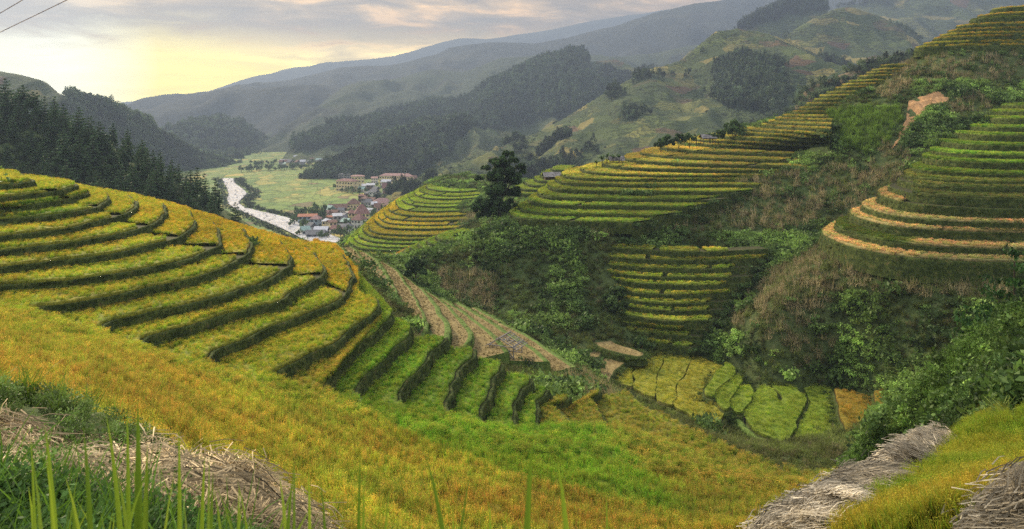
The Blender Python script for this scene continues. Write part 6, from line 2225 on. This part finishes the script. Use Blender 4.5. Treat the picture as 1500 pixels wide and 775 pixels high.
# black sheets by the stubble fields
M['blacksheet'] = plain('black_sheet', (0.012, 0.012, 0.014), 0.5)
for (u, v, w_, d_, hgt, lb) in [(828, 492, 4.2, 2.4, 1.0, 'long heap of black netting along the bank above the stubble field'), (848, 500, 2.2, 1.4, 0.5, 'end of the black netting hanging down to the stubble field'), (850, 515, 1.7, 0.8, 0.2, 'small black sheet lying flat on the stubble field')]:
    gxx, gyy = np.meshgrid(np.linspace(-1, 1, 26), np.linspace(-1, 1, 18))
    b = P(u, v, z=-44.7)
    rr = np.sqrt(gxx ** 2 + gyy ** 2)
    edge = 1 + 0.25 * np.sin(np.arctan2(gyy, gxx) * 5 + u)
    zz_ = np.clip(1 - rr / edge, 0, 1) ** 0.6 * hgt + fbm(gxx * w_ + u, gyy * d_, 0.7, 4, 6) * 0.5 * min(hgt, 0.5)
    V = np.stack([b[0] + gxx * w_ * 0.8, b[1] + gyy * d_, b[2] + zz_], -1).reshape(-1, 3)
    Fq = gridfaces(18, 26)
    rf_ = (rr / edge).ravel()
    Fq = Fq[(rf_[Fq] < 1.0).all(1)]
    o = mesh('black_sheet', V, Fq, M['blacksheet'], smooth=True)
    tag(o, lb, 'black sheet')

# ------------------------------------------------------------------ people
M['black'] = plain('black_cloth', (0.012, 0.012, 0.016), 0.8)
M['skin'] = plain('skin', (0.35, 0.20, 0.13), 0.6)
M['hair'] = plain('black_hair', (0.01, 0.009, 0.008), 0.5)


def person(label, loc, yaw, bend=0.0, h_=1.58):
    s = h_ / 1.7
    J = {'pelvis': (0, 0, .92), 'waist': (0, -bend * .1, 1.08), 'chest': (0, -bend * .3, 1.30 - bend * .08), 'neck': (0, -bend * .45, 1.46 - bend * .15), 'head': (0, -bend * .55 - .01, 1.60 - bend * .2), 'crown': (0, -bend * .6, 1.69 - bend * .22)}
    E_ = [('pelvis', 'waist', .15, .13), ('waist', 'chest', .13, .155), ('chest', 'neck', .155, .055), ('neck', 'head', .055, .09), ('head', 'crown', .09, .06)]
    for sg, n in ((-1, 'l'), (1, 'r')):
        J['hip' + n] = (sg * .09, 0, .88); J['knee' + n] = (sg * .11, -.04, .48); J['ank' + n] = (sg * .12, .02, .08); J['toe' + n] = (sg * .13, -.16, .03)
        J['sh' + n] = (sg * .18, J['chest'][1], 1.38 - bend * .12); J['el' + n] = (sg * .25, J['chest'][1] - .05, 1.12 - bend * .12); J['wr' + n] = (sg * .17, J['chest'][1] - .24, 1.0 - bend * .15); J['palm' + n] = (sg * .14, J['chest'][1] - .31, .99 - bend * .15)
        E_ += [('pelvis', 'hip' + n, .14, .095), ('hip' + n, 'knee' + n, .095, .06), ('knee' + n, 'ank' + n, .06, .042), ('ank' + n, 'toe' + n, .042, .03), ('chest', 'sh' + n, .13, .06), ('sh' + n, 'el' + n, .06, .042), ('el' + n, 'wr' + n, .042, .027), ('wr' + n, 'palm' + n, .027, .035)]
        px_, py_, pz_ = J['palm' + n]
        for k in range(4):
            J['f%d%s' % (k, n)] = (px_ + (k - 1.5) * .022, py_ - .075 + abs(k - 1.5) * .008, pz_ - .02)
            E_.append(('palm' + n, 'f%d%s' % (k, n), .012, .008))
        J['th' + n] = (px_ - sg * .05, py_ - .02, pz_ + .01); E_.append(('wr' + n, 'th' + n, .013, .009))
    names = list(J)
    rad = {}
    for a, b_, r0, r1 in E_:
        rad[a] = max(rad.get(a, 0), r0) if a in ('pelvis', 'chest') else rad.get(a, r0); rad[b_] = r1
    me = bpy.data.meshes.new('person')
    me.from_pydata([tuple(c_ * s for c_ in J[k]) for k in names], [(names.index(a), names.index(b_)) for a, b_, _, _ in E_], [])
    o = bpy.data.objects.new('person', me)
    link(o)
    me.materials.append(M['black']); me.materials.append(M['skin'])
    md = o.modifiers.new('skin', 'SKIN')
    for i, k in enumerate(names):
        me.skin_vertices[0].data[i].radius = (rad[k] * s, rad[k] * s * (0.75 if k in ('pelvis', 'waist', 'chest') else 1))
    me.skin_vertices[0].data[0].use_root = True
    o.modifiers.new('sub', 'SUBSURF').render_levels = 1
    dg = bpy.context.evaluated_depsgraph_get()
    m2 = bpy.data.meshes.new_from_object(o.evaluated_get(dg))
    o.modifiers.clear()
    o.data = m2
    hz_ = J['head'][2] * s - 0.12
    for p_ in m2.polygons:
        c_ = p_.center
        hand = abs(c_.x) > 0.05 * s and c_.y < (J['wrl'][1] - 0.01) * s and c_.z > .8 * s
        p_.material_index = 1 if (c_.z > hz_ or hand) else 0
        p_.use_smooth = True
    o.location = loc
    o.rotation_euler = (0, 0, yaw)
    tag(o, label, 'person')
    V, Fq, Cc = leafcloud(220, 0.10 * s, 0.09 * s, 0.05, 3, 0, hollow=0.9)
    hv = [(a_[0], a_[1] + 0.03 * s, a_[2] + 0.0) for a_ in V]
    hd_ = J['head']
    mesh('hair', [(a_[0] + hd_[0] * s, a_[1] + hd_[1] * s, a_[2] + (hd_[2] + 0.04) * s) for a_ in hv], Fq, M['hair'], o)
    return o


pth = crom(pts3(-47.85, [(1062, 613), (1074, 611), (1084, 617), (1093, 627), (1106, 638), (1132, 650), (1147, 657), (1160, 652), (1166, 642)]), 8)
rows = []
for d_, z_ in ((-1.3, -50.5), (-0.4, -47.9), (0.0, -47.82), (0.4, -47.9), (1.3, -50.5)):
    Qp = offs(pth, d_, 1.0)
    rows.append(np.column_stack([Qp, np.full(len(Qp), z_) + fbm(Qp[:, 0], Qp[:, 1], 1.2, 2, 4) * 0.15]))
fp = mesh('footpath', np.vstack(rows), gridfaces(5, len(pth)), M['bund'], smooth=True)
tag(fp, 'narrow grassy footpath on the bund round the green paddies', kind='structure')
b = P(1091, 625.5, z=-47.85)
person('person in black clothes standing on the narrow bund between the valley bottom paddies', b, 2.6, 0.1)
Cz, Cq = RIGHT[4]
Cu = HU + F * Cq[:, 0] / Cq[:, 1]
Ci = 30 + int(np.argmin(np.abs(Cu[30:] - 1325)))
b = (Cq[Ci, 0] - 0.05, Cq[Ci, 1] + 0.2, Cz + 0.05)
person('person in black bending over the tan terrace at the tip of the right hill', b, 1.2, 0.5)

# ------------------------------------------------------------------ overhead wires at the top left
M['wire'] = plain('wire', (0.30, 0.22, 0.18), 0.6)
for (pa, pb, lb) in [((-420, 236, 46), (33, 0, 21), 'upper overhead wire crossing the top left corner of the sky'), ((-420, 222, 46), (98, 0, 21), 'lower overhead wire crossing the top left corner of the sky')]:
    A_, B_ = Vector(P(pa[0], pa[1], Y=pa[2])), Vector(P(pb[0], pb[1], Y=pb[2]))
    d = B_ - A_
    V, Fq = [], []
    prev = None
    for s in range(31):
        t_ = s / 30 * 1.6
        q = A_ + d * t_ + Vector((0, 0, 1.2 * (t_ - 1) * t_))
        if prev: tube(V, Fq, prev, q, 0.011, 0.011, 4)
        prev = q
    o = mesh('overhead_wire', V, Fq, M['wire'])
    tag(o, lb, 'wire', 'overhead wires')
